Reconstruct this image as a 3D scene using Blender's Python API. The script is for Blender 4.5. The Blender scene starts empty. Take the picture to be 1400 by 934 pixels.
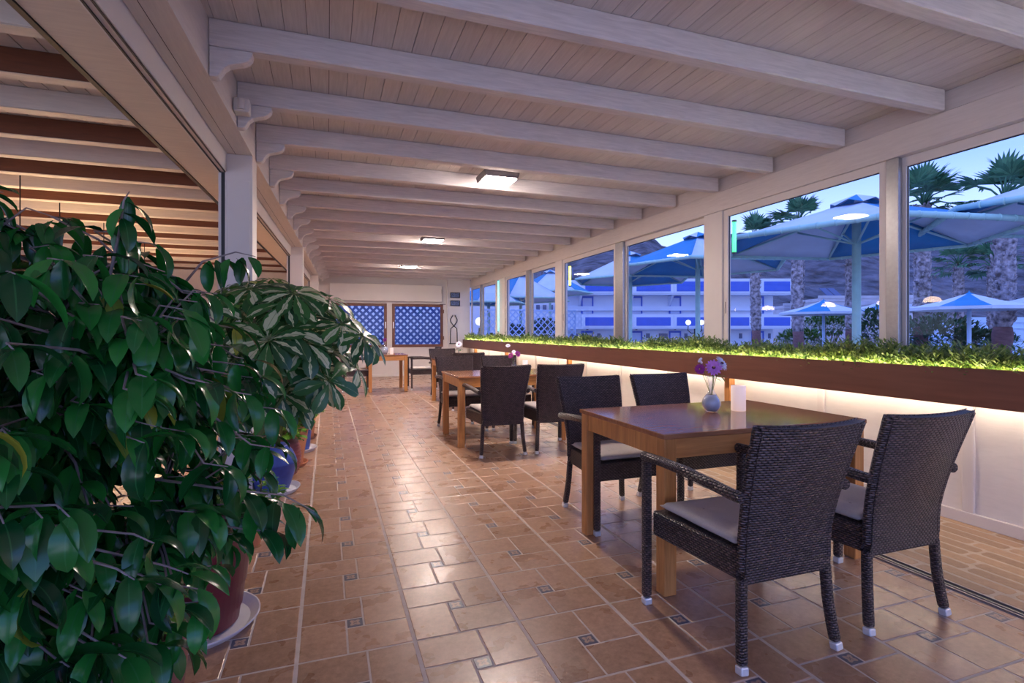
import bpy, math, random
from mathutils import Vector, Matrix
sc = bpy.context.scene
COL = sc.collection
PI = math.pi
R = math.radians
YAW = 0.338
CS, SN = math.cos(YAW), math.sin(YAW)

# ------------------------------------------------------------------ materials
def nn(nt, t, **kw):
    n = nt.nodes.new(t)
    for k, v in kw.items():
        if hasattr(n, k): setattr(n, k, v)
    return n
def setin(nt, node, key, val):
    if hasattr(val, 'is_output') or isinstance(val, bpy.types.NodeSocket): nt.links.new(val, node.inputs[key])
    else: node.inputs[key].default_value = val
def math_n(nt, op, a, b=None, c=None):
    n = nt.nodes.new('ShaderNodeMath'); n.operation = op
    setin(nt, n, 0, a)
    if b is not None: setin(nt, n, 1, b)
    if c is not None: setin(nt, n, 2, c)
    return n.outputs[0]
def mixc(nt, f, a, b, mode='MIX'):
    n = nt.nodes.new('ShaderNodeMix'); n.data_type = 'RGBA'; n.blend_type = mode
    setin(nt, n, 0, f); setin(nt, n, 6, a); setin(nt, n, 7, b)
    return n.outputs[2]
def c4(c): return (c[0], c[1], c[2], 1.0)
def newmat(name):
    m = bpy.data.materials.new(name); m.use_nodes = True
    nt = m.node_tree
    return m, nt, nt.nodes['Principled BSDF']
def noise(nt, scale=(1, 1, 1), s=5.0, detail=4, coord='Object', rough=0.55, dist=0.0):
    tc = nt.nodes.new('ShaderNodeTexCoord'); mp = nt.nodes.new('ShaderNodeMapping')
    mp.inputs['Scale'].default_value = scale
    nt.links.new(tc.outputs[coord], mp.inputs[0])
    n = nt.nodes.new('ShaderNodeTexNoise'); nt.links.new(mp.outputs[0], n.inputs['Vector'])
    n.inputs['Scale'].default_value = s; n.inputs['Detail'].default_value = detail
    n.inputs['Roughness'].default_value = rough; n.inputs['Distortion'].default_value = dist
    return n.outputs['Fac']
def ramp(nt, fac, pts):
    n = nt.nodes.new('ShaderNodeValToRGB'); nt.links.new(fac, n.inputs[0])
    cr = n.color_ramp
    while len(cr.elements) < len(pts): cr.elements.new(0.5)
    for e, (p, c) in zip(cr.elements, pts): e.position = p; e.color = c4(c)
    return n.outputs[0]
def bump(nt, b, h, strength=0.3, dist=0.01):
    n = nt.nodes.new('ShaderNodeBump'); n.inputs['Strength'].default_value = strength
    n.inputs['Distance'].default_value = dist
    nt.links.new(h, n.inputs['Height']); nt.links.new(n.outputs[0], b.inputs['Normal'])
def simple(name, col, rough=0.5, metal=0.0, var=0.12, scale=(1, 1, 1), s=8.0, bmp=0.0, bd=0.005, spec=0.5, detail=4):
    m, nt, b = newmat(name)
    f = noise(nt, scale, s, detail)
    lo = [max(0, x * (1 - var)) for x in col]; hi = [min(1, x * (1 + var)) for x in col]
    nt.links.new(ramp(nt, f, [(0.3, lo), (0.7, hi)]), b.inputs['Base Color'])
    b.inputs['Roughness'].default_value = rough; b.inputs['Metallic'].default_value = metal
    b.inputs['Specular IOR Level'].default_value = spec
    if bmp: bump(nt, b, f, bmp, bd)
    return m
def emis(name, col, st, base=(0.8, 0.8, 0.8)):
    m, nt, b = newmat(name)
    f = noise(nt, (1, 1, 1), 3.0)
    nt.links.new(ramp(nt, f, [(0.2, [x * 0.97 for x in col]), (0.8, col)]), b.inputs['Emission Color'])
    b.inputs['Base Color'].default_value = c4(base)
    b.inputs['Emission Strength'].default_value = st
    return m
def glassmat(name, tint=(1, 1, 1), ior=1.5, refl=1.0):
    m = bpy.data.materials.new(name); m.use_nodes = True; nt = m.node_tree; nt.nodes.clear()
    o = nt.nodes.new('ShaderNodeOutputMaterial'); t = nt.nodes.new('ShaderNodeBsdfTransparent')
    g = nt.nodes.new('ShaderNodeBsdfGlossy'); fr = nt.nodes.new('ShaderNodeFresnel'); mx = nt.nodes.new('ShaderNodeMixShader')
    t.inputs[0].default_value = c4(tint); g.inputs['Roughness'].default_value = 0.0
    g.inputs[0].default_value = (refl, refl, refl, 1)
    gm = nt.nodes.new('ShaderNodeNewGeometry')       # same reflectance from either side of the thin pane
    nt.links.new(math_n(nt, 'ADD', math_n(nt, 'MULTIPLY', gm.outputs['Backfacing'], 1 / ior - ior), ior), fr.inputs[0])
    nt.links.new(fr.outputs[0], mx.inputs[0]); nt.links.new(t.outputs[0], mx.inputs[1]); nt.links.new(g.outputs[0], mx.inputs[2])
    nt.links.new(mx.outputs[0], o.inputs[0])
    return m

def wood(name, c1, c2, rough=0.4, scale=(1, 12, 12), s=6.0, bmp=0.15, isl=True, coat=0.0, iv=0.12):
    m, nt, b = newmat(name)
    f = noise(nt, scale, s, 6, dist=0.6)
    col = ramp(nt, f, [(0.25, c1), (0.75, c2)])
    if isl:
        g = nt.nodes.new('ShaderNodeNewGeometry')
        v = math_n(nt, 'MULTIPLY_ADD', g.outputs['Random Per Island'], iv, 1 - iv / 2)
        h = nt.nodes.new('ShaderNodeHueSaturation'); nt.links.new(v, h.inputs['Value']); nt.links.new(col, h.inputs['Color']); col = h.outputs[0]
    nt.links.new(col, b.inputs['Base Color'])
    b.inputs['Roughness'].default_value = rough
    b.inputs['Coat Weight'].default_value = coat; b.inputs['Coat Roughness'].default_value = 0.12
    bump(nt, b, f, bmp, 0.002)
    return m

M = {}
WHITE = (0.66, 0.60, 0.57)
M['white'] = simple('white_lacquer', (0.70, 0.64, 0.60), 0.45, var=0.03, s=3)
M['whitewood_x'] = wood('whitewashed_wood_x', (0.53, 0.485, 0.48), (0.70, 0.645, 0.635), 0.55, (1.2, 14, 14), 5.0, 0.25)
M['whitewood_y'] = wood('whitewashed_wood_y', (0.60, 0.54, 0.50), (0.69, 0.63, 0.585), 0.5, (14, 1.2, 14), 5.0, 0.2)
M['boards'] = wood('whitewashed_boards', (0.565, 0.505, 0.475), (0.70, 0.635, 0.60), 0.6, (16, 1.0, 16), 5.0, 0.2)
M['groove'] = simple('dark_groove', (0.05, 0.03, 0.025), 0.9)
M['brownbeam'] = wood('brown_painted_beam', (0.10, 0.028, 0.008), (0.15, 0.044, 0.013), 0.5, (1.2, 12, 12), 5.0, 0.2)
M['creambeam'] = wood('cream_painted_beam', (0.60, 0.50, 0.40), (0.70, 0.60, 0.48), 0.55, (1.2, 12, 12), 5.0, 0.15)
M['plaster'] = simple('white_textured_plaster', (0.74, 0.69, 0.65), 0.6, var=0.03, s=40, bmp=0.25, bd=0.004, scale=(0.4, 0.25, 1))
M['beigewall'] = simple('beige_plaster', (0.68, 0.58, 0.50), 0.7, var=0.04, s=6, bmp=0.1)
M['planter'] = wood('brown_planter_board', (0.13, 0.045, 0.028), (0.185, 0.068, 0.042), 0.42, (12, 0.6, 8), 3.0, 0.1, isl=False)
M['tablewood'] = wood('honey_wood', (0.44, 0.17, 0.045), (0.70, 0.33, 0.105), 0.38, (14, 14, 0.9), 4.0, 0.1)
M['tablewood_x'] = wood('honey_wood_rail', (0.44, 0.17, 0.045), (0.70, 0.33, 0.105), 0.38, (1.0, 14, 14), 4.0, 0.1)
M['tabletop'] = wood('glossy_brown_top', (0.28, 0.11, 0.05), (0.46, 0.21, 0.10), 0.13, (1.0, 14, 4), 5.0, 0.01, coat=0.0)
M['seal'] = simple('black_rubber_seal', (0.012, 0.011, 0.012), 0.5)
M['alu'] = simple('grey_aluminium_rail', (0.36, 0.35, 0.36), 0.35, 0.7, var=0.08, s=30)
M['chrome'] = simple('silver_foot_cap', (0.80, 0.80, 0.82), 0.3, 0.3, var=0.05, s=30)
M['cushion'] = simple('grey_cushion_cloth', (0.50, 0.45, 0.43), 0.85, var=0.05, s=120, bmp=0.1, bd=0.001)
M['brownframe'] = wood('brown_window_frame', (0.13, 0.045, 0.025), (0.2, 0.075, 0.042), 0.45, (8, 8, 8), 5, 0.1)
M['iron'] = simple('black_iron', (0.015, 0.013, 0.012), 0.45, 0.6)
M['terracotta'] = simple('terracotta', (0.50, 0.20, 0.10), 0.75, var=0.15, s=10, bmp=0.1)
M['terra_dark'] = simple('brown_clay', (0.26, 0.115, 0.08), 0.6, var=0.1, s=8)
M['burgundy'] = simple('burgundy_plastic', (0.16, 0.010, 0.035), 0.38, var=0.08)
M['bluepot'] = simple('blue_painted_clay', (0.035, 0.075, 0.34), 0.45, var=0.25, s=12, bmp=0.1)
M['mauvepot'] = simple('ribbed_dark_red_clay', (0.24, 0.06, 0.06), 0.5, var=0.15, s=10)
M['saucer'] = simple('white_plastic_saucer', (0.78, 0.76, 0.80), 0.4, var=0.02)
M['soil'] = simple('potting_soil', (0.06, 0.035, 0.02), 0.95, var=0.4, s=60, bmp=0.6, bd=0.01)
M['bark'] = simple('grey_bark', (0.26, 0.21, 0.20), 0.8, var=0.25, s=30, bmp=0.4, scale=(1, 1, 0.3))
M['greenstem'] = simple('green_stem', (0.10, 0.16, 0.03), 0.6)
M['glass'] = glassmat('window_glass', (0.97, 0.99, 1.0), 1.42, 0.6)
M['vaseglass'] = glassmat('vase_glass', (0.93, 0.95, 0.98), 1.5)
M['water'] = simple('pale_vase_water', (0.62, 0.64, 0.72), 0.10, var=0.1, s=20)
M['led'] = emis('warm_led_strip', (1.0, 0.84, 0.66), 17.0)
M['ledgreen'] = emis('planter_led_strip', (1.0, 0.90, 0.55), 60.0)
M['panel_light'] = emis('ceiling_lamp_diffuser', (1.0, 0.85, 0.76), 120.0)
M['candle'] = emis('led_candle_wax', (1.0, 0.66, 0.46), 0.22, (0.78, 0.76, 0.84))
M['candle_in'] = emis('candle_inner_glow', (1.0, 0.72, 0.5), 2.5)
M['pendant'] = emis('pendant_glow', (1.0, 0.70, 0.44), 90.0)
M['pendant_shade'] = emis('opal_pendant_shade', (1.0, 0.70, 0.42), 20.0)
M['globe'] = emis('globe_lamp', (0.85, 0.9, 1.0), 0.7)
M['tube_green'] = emis('green_tube_light', (0.01, 1.0, 0.10), 1.6)
M['tube_yellow'] = emis('yellow_tube_light', (0.95, 1.0, 0.03), 2.4)
M['cyan_glint'] = emis('cyan_sash_reflection', (0.08, 0.80, 0.85), 1.3)  # glow that imitates a reflection in the window sash
M['hotelwhite'] = simple('white_hotel_render', (0.66, 0.70, 0.80), 0.8, var=0.05, s=0.6)
M['hotelblue'] = simple('blue_hotel_paint', (0.05, 0.12, 0.55), 0.6, var=0.06, s=2)
M['hoteldark'] = simple('dark_window_glass', (0.10, 0.12, 0.22), 0.25)
M['shutter'] = simple('pale_blue_shutter', (0.50, 0.56, 0.75), 0.7, var=0.06, scale=(1, 1, 20), s=3)
M['canvas_white'] = simple('white_canvas', (0.62, 0.68, 0.76), 0.85, var=0.06, s=2)
M['canvas_blue'] = simple('blue_canvas', (0.02, 0.24, 0.50), 0.8, var=0.10, s=2)
M['greenpole'] = simple('pale_green_paint', (0.42, 0.66, 0.60), 0.5, var=0.08, s=6)
M['palepole'] = simple('pale_blue_paint', (0.50, 0.66, 0.85), 0.5, var=0.04)
M['hill'] = simple('dry_scrub_hill', (0.10, 0.097, 0.125), 0.95, var=0.85, s=0.16, detail=12, bmp=1.0, bd=6)
M['stone'] = simple('pale_house_render', (0.50, 0.48, 0.52), 0.85, var=0.1, s=1)
M['ground_out'] = simple('terrace_paving', (0.30, 0.29, 0.30), 0.8, var=0.15, s=1.5)
M['lattice_blue'] = simple('dark_blue_lattice', (0.05, 0.12, 0.45), 0.6, var=0.1)
M['lattice_pale'] = simple('pale_blue_lattice', (0.45, 0.58, 0.85), 0.6, var=0.05)
M['sky_backdrop'] = simple('pale_sky_backdrop', (0.80, 0.86, 0.97), 0.8, var=0.12, s=1.0)  # pale colour for the backdrop added behind the lattice
M['picture'] = simple('blue_grey_picture', (0.10, 0.14, 0.26), 0.4, var=0.9, s=60)
M['petal_purple'] = simple('purple_petal', (0.60, 0.22, 0.72), 0.6, var=0.2, s=60)
M['petal_magenta'] = simple('magenta_petal', (0.36, 0.03, 0.30), 0.6, var=0.3, s=60)
M['petal_white'] = simple('white_petal', (0.78, 0.76, 0.90), 0.6, var=0.05)
M['flower_eye'] = simple('dark_flower_centre', (0.10, 0.01, 0.08), 0.8, var=0.4, s=200)
M['flower_dot'] = simple('ochre_flower_centre', (0.55, 0.45, 0.12), 0.8, var=0.2, s=200)
M['grey_plastic'] = simple('grey_lamp_casing', (0.12, 0.10, 0.11), 0.5)
M['palmtrunk'] = simple('palm_husk', (0.30, 0.26, 0.28), 0.9, var=0.75, s=7, bmp=0.9, bd=0.08, detail=2)
M['palmbase'] = simple('bare_palm_base', (0.20, 0.10, 0.10), 0.9, var=0.25, s=5, scale=(1, 1, 4), bmp=0.3, bd=0.03)
M['roofpanel'] = simple('solar_collector', (0.05, 0.08, 0.2), 0.3)

def leafmat(name, dark, light, mid, yellow=None, rough=0.32, varieg=None, transl=0.12, coat=0.0):
    """leaf: colour varies leaf by leaf; paler midrib; optional cream patches along the midrib"""
    m, nt, b = newmat(name)
    g = nt.nodes.new('ShaderNodeNewGeometry')
    uv = nt.nodes.new('ShaderNodeUVMap'); sp = nt.nodes.new('ShaderNodeSeparateXYZ'); nt.links.new(uv.outputs[0], sp.inputs[0])
    rnd = g.outputs['Random Per Island']
    pts = [(0.0, dark), (0.85, light)]
    if yellow: pts += [(0.982, light), (0.993, yellow)]
    col = ramp(nt, rnd, pts)
    du = math_n(nt, 'ABSOLUTE', math_n(nt, 'SUBTRACT', sp.outputs[0], 0.5))
    if varieg:
        tc = nt.nodes.new('ShaderNodeTexCoord'); n = nt.nodes.new('ShaderNodeTexNoise'); nt.links.new(tc.outputs['Object'], n.inputs['Vector'])
        n.inputs['Scale'].default_value = 22.0; n.inputs['Detail'].default_value = 2
        t = math_n(nt, 'ADD', math_n(nt, 'MULTIPLY', du, -1.6), n.outputs['Fac'])
        r7 = math_n(nt, 'FRACT', math_n(nt, 'MULTIPLY', rnd, 7.31))
        t = math_n(nt, 'ADD', t, math_n(nt, 'MULTIPLY', r7, 0.55))
        msk = math_n(nt, 'GREATER_THAN', t, 0.56)
        col = mixc(nt, msk, col, c4(varieg))
    rib = math_n(nt, 'LESS_THAN', du, 0.03)
    col = mixc(nt, math_n(nt, 'MULTIPLY', rib, 0.6), col, c4(mid))
    nt.links.new(col, b.inputs['Base Color'])
    b.inputs['Roughness'].default_value = rough
    b.inputs['Coat Weight'].default_value = coat
    tr = nt.nodes.new('ShaderNodeBsdfTranslucent'); nt.links.new(col, tr.inputs[0])
    mx = nt.nodes.new('ShaderNodeMixShader'); mx.inputs[0].default_value = transl
    nt.links.new(b.outputs[0], mx.inputs[1]); nt.links.new(tr.outputs[0], mx.inputs[2])
    nt.links.new(mx.outputs[0], nt.nodes['Material Output'].inputs[0])
    return m
M['ficus_leaf'] = leafmat('ficus_leaf', (0.005, 0.050, 0.015), (0.022, 0.20, 0.028), (0.03, 0.17, 0.05), (0.34, 0.36, 0.04), 0.25, coat=0.1)
M['scheff_leaf'] = leafmat('variegated_umbrella_leaf', (0.012, 0.08, 0.022), (0.045, 0.18, 0.035), (0.20, 0.30, 0.10), None, 0.34, (0.62, 0.66, 0.38))
M['scheff_green'] = leafmat('green_umbrella_leaf', (0.015, 0.085, 0.012), (0.07, 0.20, 0.02), (0.15, 0.3, 0.06), (0.4, 0.42, 0.08), 0.34)
M['bright_leaf'] = leafmat('bright_green_leaf', (0.04, 0.20, 0.015), (0.16, 0.38, 0.03), (0.3, 0.5, 0.1), (0.55, 0.5, 0.1), 0.5, transl=0.25)
M['hedge_leaf'] = leafmat('planter_leaf', (0.035, 0.10, 0.02), (0.26, 0.33, 0.08), (0.3, 0.4, 0.12), None, 0.5, transl=0.35)
M['palm_leaf'] = leafmat('palm_leaf', (0.03, 0.13, 0.07), (0.10, 0.27, 0.14), (0.05, 0.1, 0.06), None, 0.6)
M['bush_leaf'] = leafmat('bush_leaf', (0.02, 0.06, 0.03), (0.05, 0.13, 0.05), (0.05, 0.1, 0.06), None, 0.6)

def wicker():
    m, nt, b = newmat('dark_brown_wicker')
    uv = nt.nodes.new('ShaderNodeUVMap'); sp = nt.nodes.new('ShaderNodeSeparateXYZ'); nt.links.new(uv.outputs[0], sp.inputs[0])
    v = math_n(nt, 'DIVIDE', sp.outputs[1], 0.0094)
    row = math_n(nt, 'FLOOR', v); fv = math_n(nt, 'FRACT', v)
    off = math_n(nt, 'MULTIPLY', math_n(nt, 'MODULO', row, 2.0), 0.5)
    u = math_n(nt, 'ADD', math_n(nt, 'DIVIDE', sp.outputs[0], 0.0225), off)
    fu = math_n(nt, 'FRACT', u)
    hu = math_n(nt, 'POWER', math_n(nt, 'SINE', math_n(nt, 'MULTIPLY', fu, PI)), 0.6)
    hv = math_n(nt, 'POWER', math_n(nt, 'SINE', math_n(nt, 'MULTIPLY', fv, PI)), 0.7)
    h = math_n(nt, 'MULTIPLY', hu, hv)
    n = noise(nt, (1, 1, 1), 9.0)
    c = ramp(nt, h, [(0.10, (0.008, 0.006, 0.006)), (0.5, (0.048, 0.032, 0.036)), (0.95, (0.16, 0.11, 0.105))])
    cell = math_n(nt, 'FRACT', math_n(nt, 'MULTIPLY', math_n(nt, 'SINE', math_n(nt, 'ADD', math_n(nt, 'MULTIPLY', math_n(nt, 'FLOOR', u), 12.9898), math_n(nt, 'MULTIPLY', row, 78.233))), 437.585))
    hs = nt.nodes.new('ShaderNodeHueSaturation'); nt.links.new(c, hs.inputs['Color'])
    nt.links.new(math_n(nt, 'MULTIPLY_ADD', cell, 0.7, 0.55), hs.inputs['Value'])
    nt.links.new(hs.outputs[0], b.inputs['Base Color'])
    b.inputs['Roughness'].default_value = 0.30
    bump(nt, b, h, 0.9, 0.005)
    # see-through gaps between the strands
    gap = math_n(nt, 'MULTIPLY', math_n(nt, 'LESS_THAN', math_n(nt, 'ABSOLUTE', math_n(nt, 'SUBTRACT', fu, 0.06)), 0.07), math_n(nt, 'LESS_THAN', fv, 0.3))
    tr = nt.nodes.new('ShaderNodeBsdfTransparent'); mx = nt.nodes.new('ShaderNodeMixShader')
    nt.links.new(math_n(nt, 'MULTIPLY', gap, 0.9), mx.inputs[0]); nt.links.new(b.outputs[0], mx.inputs[1]); nt.links.new(tr.outputs[0], mx.inputs[2])
    nt.links.new(mx.outputs[0], nt.nodes['Material Output'].inputs[0])
    return m
M['wicker'] = wicker()
def tilemat(name, c1, c2, rough, s=9.0, iv=0.14):
    m, nt, b = newmat(name)
    g = nt.nodes.new('ShaderNodeNewGeometry')
    f = noise(nt, (1, 1, 1), s, 8, rough=0.65)
    f2 = noise(nt, (1, 1, 1), 38.0, 5, rough=0.75)
    f = math_n(nt, 'MULTIPLY_ADD', f2, 0.62, math_n(nt, 'MULTIPLY', f, 0.38))
    f = math_n(nt, 'ADD', f, math_n(nt, 'MULTIPLY_ADD', g.outputs['Random Per Island'], iv, -iv / 2))
    nt.links.new(ramp(nt, f, [(0.28, c1), (0.70, c2)]), b.inputs['Base Color'])
    r = noise(nt, (1, 1, 1), 5.0, 3)
    nt.links.new(math_n(nt, 'MULTIPLY_ADD', r, 0.25, rough), b.inputs['Roughness'])
    bump(nt, b, f, 0.10, 0.002)
    return m
M['tile'] = tilemat('terracotta_floor_tile', (0.25, 0.13, 0.075), (0.53, 0.32, 0.205), 0.17)
M['grout'] = simple('floor_grout', (0.56, 0.47, 0.42), 0.8, var=0.12, s=20)
M['brick'] = tilemat('paving_brick', (0.27, 0.17, 0.105), (0.46, 0.30, 0.18), 0.35, 5.0, 0.34)
M['mortar'] = simple('brick_mortar', (0.50, 0.41, 0.33), 0.85, var=0.12, s=20)
def deco():
    m, nt, b = newmat('patterned_inset_tile')
    uv = nt.nodes.new('ShaderNodeUVMap'); sp = nt.nodes.new('ShaderNodeSeparateXYZ'); nt.links.new(uv.outputs[0], sp.inputs[0])
    x = math_n(nt, 'SUBTRACT', sp.outputs[0], 0.5); y = math_n(nt, 'SUBTRACT', sp.outputs[1], 0.5)
    r = math_n(nt, 'SQRT', math_n(nt, 'ADD', math_n(nt, 'MULTIPLY', x, x), math_n(nt, 'MULTIPLY', y, y)))
    a = math_n(nt, 'ARCTAN2', y, x)
    w = math_n(nt, 'MULTIPLY', math_n(nt, 'COSINE', math_n(nt, 'MULTIPLY', a, 4.0)), 0.10)
    t = math_n(nt, 'ADD', r, w)
    n = noise(nt, (1, 1, 1), 120.0, 3)
    t = math_n(nt, 'MULTIPLY_ADD', n, 0.12, t)
    nt.links.new(ramp(nt, t, [(0.10, (0.10, 0.08, 0.10)), (0.20, (0.42, 0.27, 0.19)), (0.38, (0.40, 0.27, 0.21)), (0.44, (0.09, 0.085, 0.12))]), b.inputs['Base Color'])
    b.inputs['Roughness'].default_value = 0.3
    return m
M['deco'] = deco()

# ------------------------------------------------------------------ mesh builder
class MB:
    def __init__(s, xf=None):
        s.v = []; s.f = []; s.mi = []; s.uv = []; s.xf = xf
    def add(s, verts, faces, mi=0, uvs=None):
        o = len(s.v)
        if s.xf: verts = [s.xf @ Vector(p) for p in verts]
        s.v += [tuple(p) for p in verts]
        for f in faces:
            s.f.append(tuple(i + o for i in f)); s.mi.append(mi)
            s.uv.append([uvs[i] for i in f] if uvs else None)
        return s
    def box(s, x0, x1, y0, y1, z0, z1, mi=0, m=None):
        if x0 > x1: x0, x1 = x1, x0
        if y0 > y1: y0, y1 = y1, y0
        if z0 > z1: z0, z1 = z1, z0
        V = [(x0, y0, z0), (x1, y0, z0), (x1, y1, z0), (x0, y1, z0), (x0, y0, z1), (x1, y0, z1), (x1, y1, z1), (x0, y1, z1)]
        if m: V = [m @ Vector(p) for p in V]
        return s.add(V, [(0, 3, 2, 1), (4, 5, 6, 7), (0, 1, 5, 4), (1, 2, 6, 5), (2, 3, 7, 6), (3, 0, 4, 7)], mi)
    def bar(s, p0, p1, w, h, mi=0, up=(0, 0, 1)):
        p0 = Vector(p0); p1 = Vector(p1); d = (p1 - p0).normalized(); u = Vector(up)
        if abs(d.dot(u)) > 0.97: u = Vector((0, 1, 0))
        a = d.cross(u).normalized() * w / 2; b = a.cross(d).normalized() * h / 2
        V = [p0 - a - b, p0 + a - b, p0 + a + b, p0 - a + b, p1 - a - b, p1 + a - b, p1 + a + b, p1 - a + b]
        return s.add(V, [(0, 1, 2, 3), (7, 6, 5, 4), (0, 4, 5, 1), (1, 5, 6, 2), (2, 6, 7, 3), (3, 7, 4, 0)], mi)
    def tube(s, pts, rad, n=8, mi=0, cap=True, sq=None):
        pts = [Vector(p) for p in pts]
        if not isinstance(rad, (list, tuple)): rad = [rad] * len(pts)
        V = []; F = []
        ref = Vector((0, 0, 1))
        d0 = (pts[1] - pts[0]).normalized()
        if abs(d0.dot(ref)) > 0.95: ref = Vector((1, 0, 0))
        a = d0.cross(ref).normalized()
        for i, p in enumerate(pts):
            if i == 0: d = pts[1] - pts[0]
            elif i == len(pts) - 1: d = pts[-1] - pts[-2]
            else: d = pts[i + 1] - pts[i - 1]
            d.normalize()
            a = (a - d * a.dot(d)).normalized(); b = d.cross(a)
            for k in range(n):
                t = 2 * PI * (k + 0.5) / n
                V.append(p + (a * math.cos(t) + b * math.sin(t)) * rad[i])
        for i in range(len(pts) - 1):
            for k in range(n):
                k2 = (k + 1) % n
                F.append((i * n + k, i * n + k2, (i + 1) * n + k2, (i + 1) * n + k))
        if cap:
            F.append(tuple(range(n - 1, -1, -1))); F.append(tuple((len(pts) - 1) * n + k for k in range(n)))
        return s.add(V, F, mi)
    def lathe(s, prof, c=(0, 0, 0), n=28, mi=0, close=False):
        V = []; F = []
        for r, z in prof:
            for k in range(n):
                t = 2 * PI * k / n
                V.append((c[0] + r * math.cos(t), c[1] + r * math.sin(t), c[2] + z))
        m = len(prof)
        for i in range(m - 1 + (1 if close else 0)):
            j = (i + 1) % m
            for k in range(n):
                k2 = (k + 1) % n
                F.append((i * n + k, i * n + k2, j * n + k2, j * n + k))
        if not close:
            if prof[0][0] > 1e-5: F.append(tuple(range(n - 1, -1, -1)))
            if prof[-1][0] > 1e-5: F.append(tuple((m - 1) * n + k for k in range(n)))
        return s.add(V, F, mi)
    def prism(s, poly, axis, a0, a1, mi=0):
        """poly: 2-D outline in the plane across axis; 'x' -> (y,z), 'y' -> (x,z), 'z' -> (x,y)"""
        def P(p, a):
            return {'x': (a, p[0], p[1]), 'y': (p[0], a, p[1]), 'z': (p[0], p[1], a)}[axis]
        n = len(poly)
        V = [P(p, a0) for p in poly] + [P(p, a1) for p in poly]
        F = [tuple(range(n)), tuple(range(2 * n - 1, n - 1, -1))] + [(i, i + n, (i + 1) % n + n, (i + 1) % n) for i in range(n)]
        return s.add(V, F, mi)
    def ball(s, c, r, n=10, mi=0, sc=(1, 1, 1)):
        V = []; F = []; m = n // 2 + 1
        for i in range(m + 1):
            ph = PI * i / m
            for k in range(n):
                t = 2 * PI * k / n
                V.append((c[0] + r * sc[0] * math.sin(ph) * math.cos(t), c[1] + r * sc[1] * math.sin(ph) * math.sin(t), c[2] + r * sc[2] * math.cos(ph)))
        for i in range(m):
            for k in range(n):
                F.append((i * n + k, (i + 1) * n + k, (i + 1) * n + (k + 1) % n, i * n + (k + 1) % n))
        return s.add(V, F, mi)
    def leaf(s, p, d, up, L, W, droop=0.5, fold=0.25, seg=5, mi=0, shape=0):
        """one curved leaf blade from p along d; up = its upper side"""
        d = Vector(d).normalized(); up = Vector(up); side = d.cross(up)
        if side.length < 1e-3: side = d.cross(Vector((1, 0, 0.1)))
        side.normalize(); nrm = side.cross(d).normalized()
        V = []; U = []; F = []; c = Vector(p); ang = 0.0
        for i in range(seg + 1):
            t = i / seg
            if shape == 0: w = math.sin(PI * min(1, t * 0.97 + 0.015) ** 0.93) ** 0.72 * (1 - 0.12 * t)
            elif shape == 1: w = math.sin(PI * min(1, (t * 0.93 + 0.04)) ** 1.5) ** 0.75
            else: w = math.sin(PI * (t * 0.92 + 0.06)) ** 0.5
            if i == seg and shape != 2: w = 0.03
            if i == 0: w = min(w, 0.12)
            w *= W / 2
            dd = (d * math.cos(ang) - nrm * math.sin(ang)); nn_ = (nrm * math.cos(ang) + d * math.sin(ang))
            V += [c + side * w + nn_ * w * fold, c.copy(), c - side * w + nn_ * w * fold]
            U += [(0.0, t), (0.5, t), (1.0, t)]
            c = c + dd * (L / seg); ang += droop / seg
        for i in range(seg):
            a = i * 3
            F += [(a, a + 1, a + 4, a + 3), (a + 1, a + 2, a + 5, a + 4)]
        return s.add(V, F, mi, U)
    def build(s, name, mats, parent=None, loc=None, smooth=False, bevel=0, seg=1, boxuv=False, solid=0, rotz=0, sub=0):
        me = bpy.data.meshes.new(name)
        me.from_pydata(s.v, [], s.f)
        if not isinstance(mats, (list, tuple)): mats = [mats]
        for m in mats: me.materials.append(M[m] if isinstance(m, str) else m)
        for p, mi in zip(me.polygons, s.mi): p.material_index = mi
        if boxuv:
            uvl = me.uv_layers.new(name='UVMap')
            for p in me.polygons:
                n = p.normal; ax = max(range(3), key=lambda i: abs(n[i]))
                for li in p.loop_indices:
                    co = me.vertices[me.loops[li].vertex_index].co
                    uvl.data[li].uv = {0: (co.y, co.z), 1: (co.x, co.z), 2: (co.x, co.y)}[ax]
        elif any(u is not None for u in s.uv):
            uvl = me.uv_layers.new(name='UVMap')
            for p, us in zip(me.polygons, s.uv):
                if us:
                    for li, u in zip(p.loop_indices, us): uvl.data[li].uv = u
        if smooth:
            for p in me.polygons: p.use_smooth = True
        me.update()
        o = bpy.data.objects.new(name, me); COL.objects.link(o)
        if parent: o.parent = parent
        if loc: o.location = loc
        if rotz: o.rotation_euler.z = rotz
        if bevel:
            b = o.modifiers.new('bevel', 'BEVEL'); b.width = bevel; b.segments = seg; b.limit_method = 'ANGLE'; b.angle_limit = R(40)
        if sub:
            b = o.modifiers.new('sub', 'SUBSURF'); b.levels = sub; b.render_levels = sub
        if solid:
            b = o.modifiers.new('solid', 'SOLIDIFY'); b.thickness = solid; b.offset = 0
        return o

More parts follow.
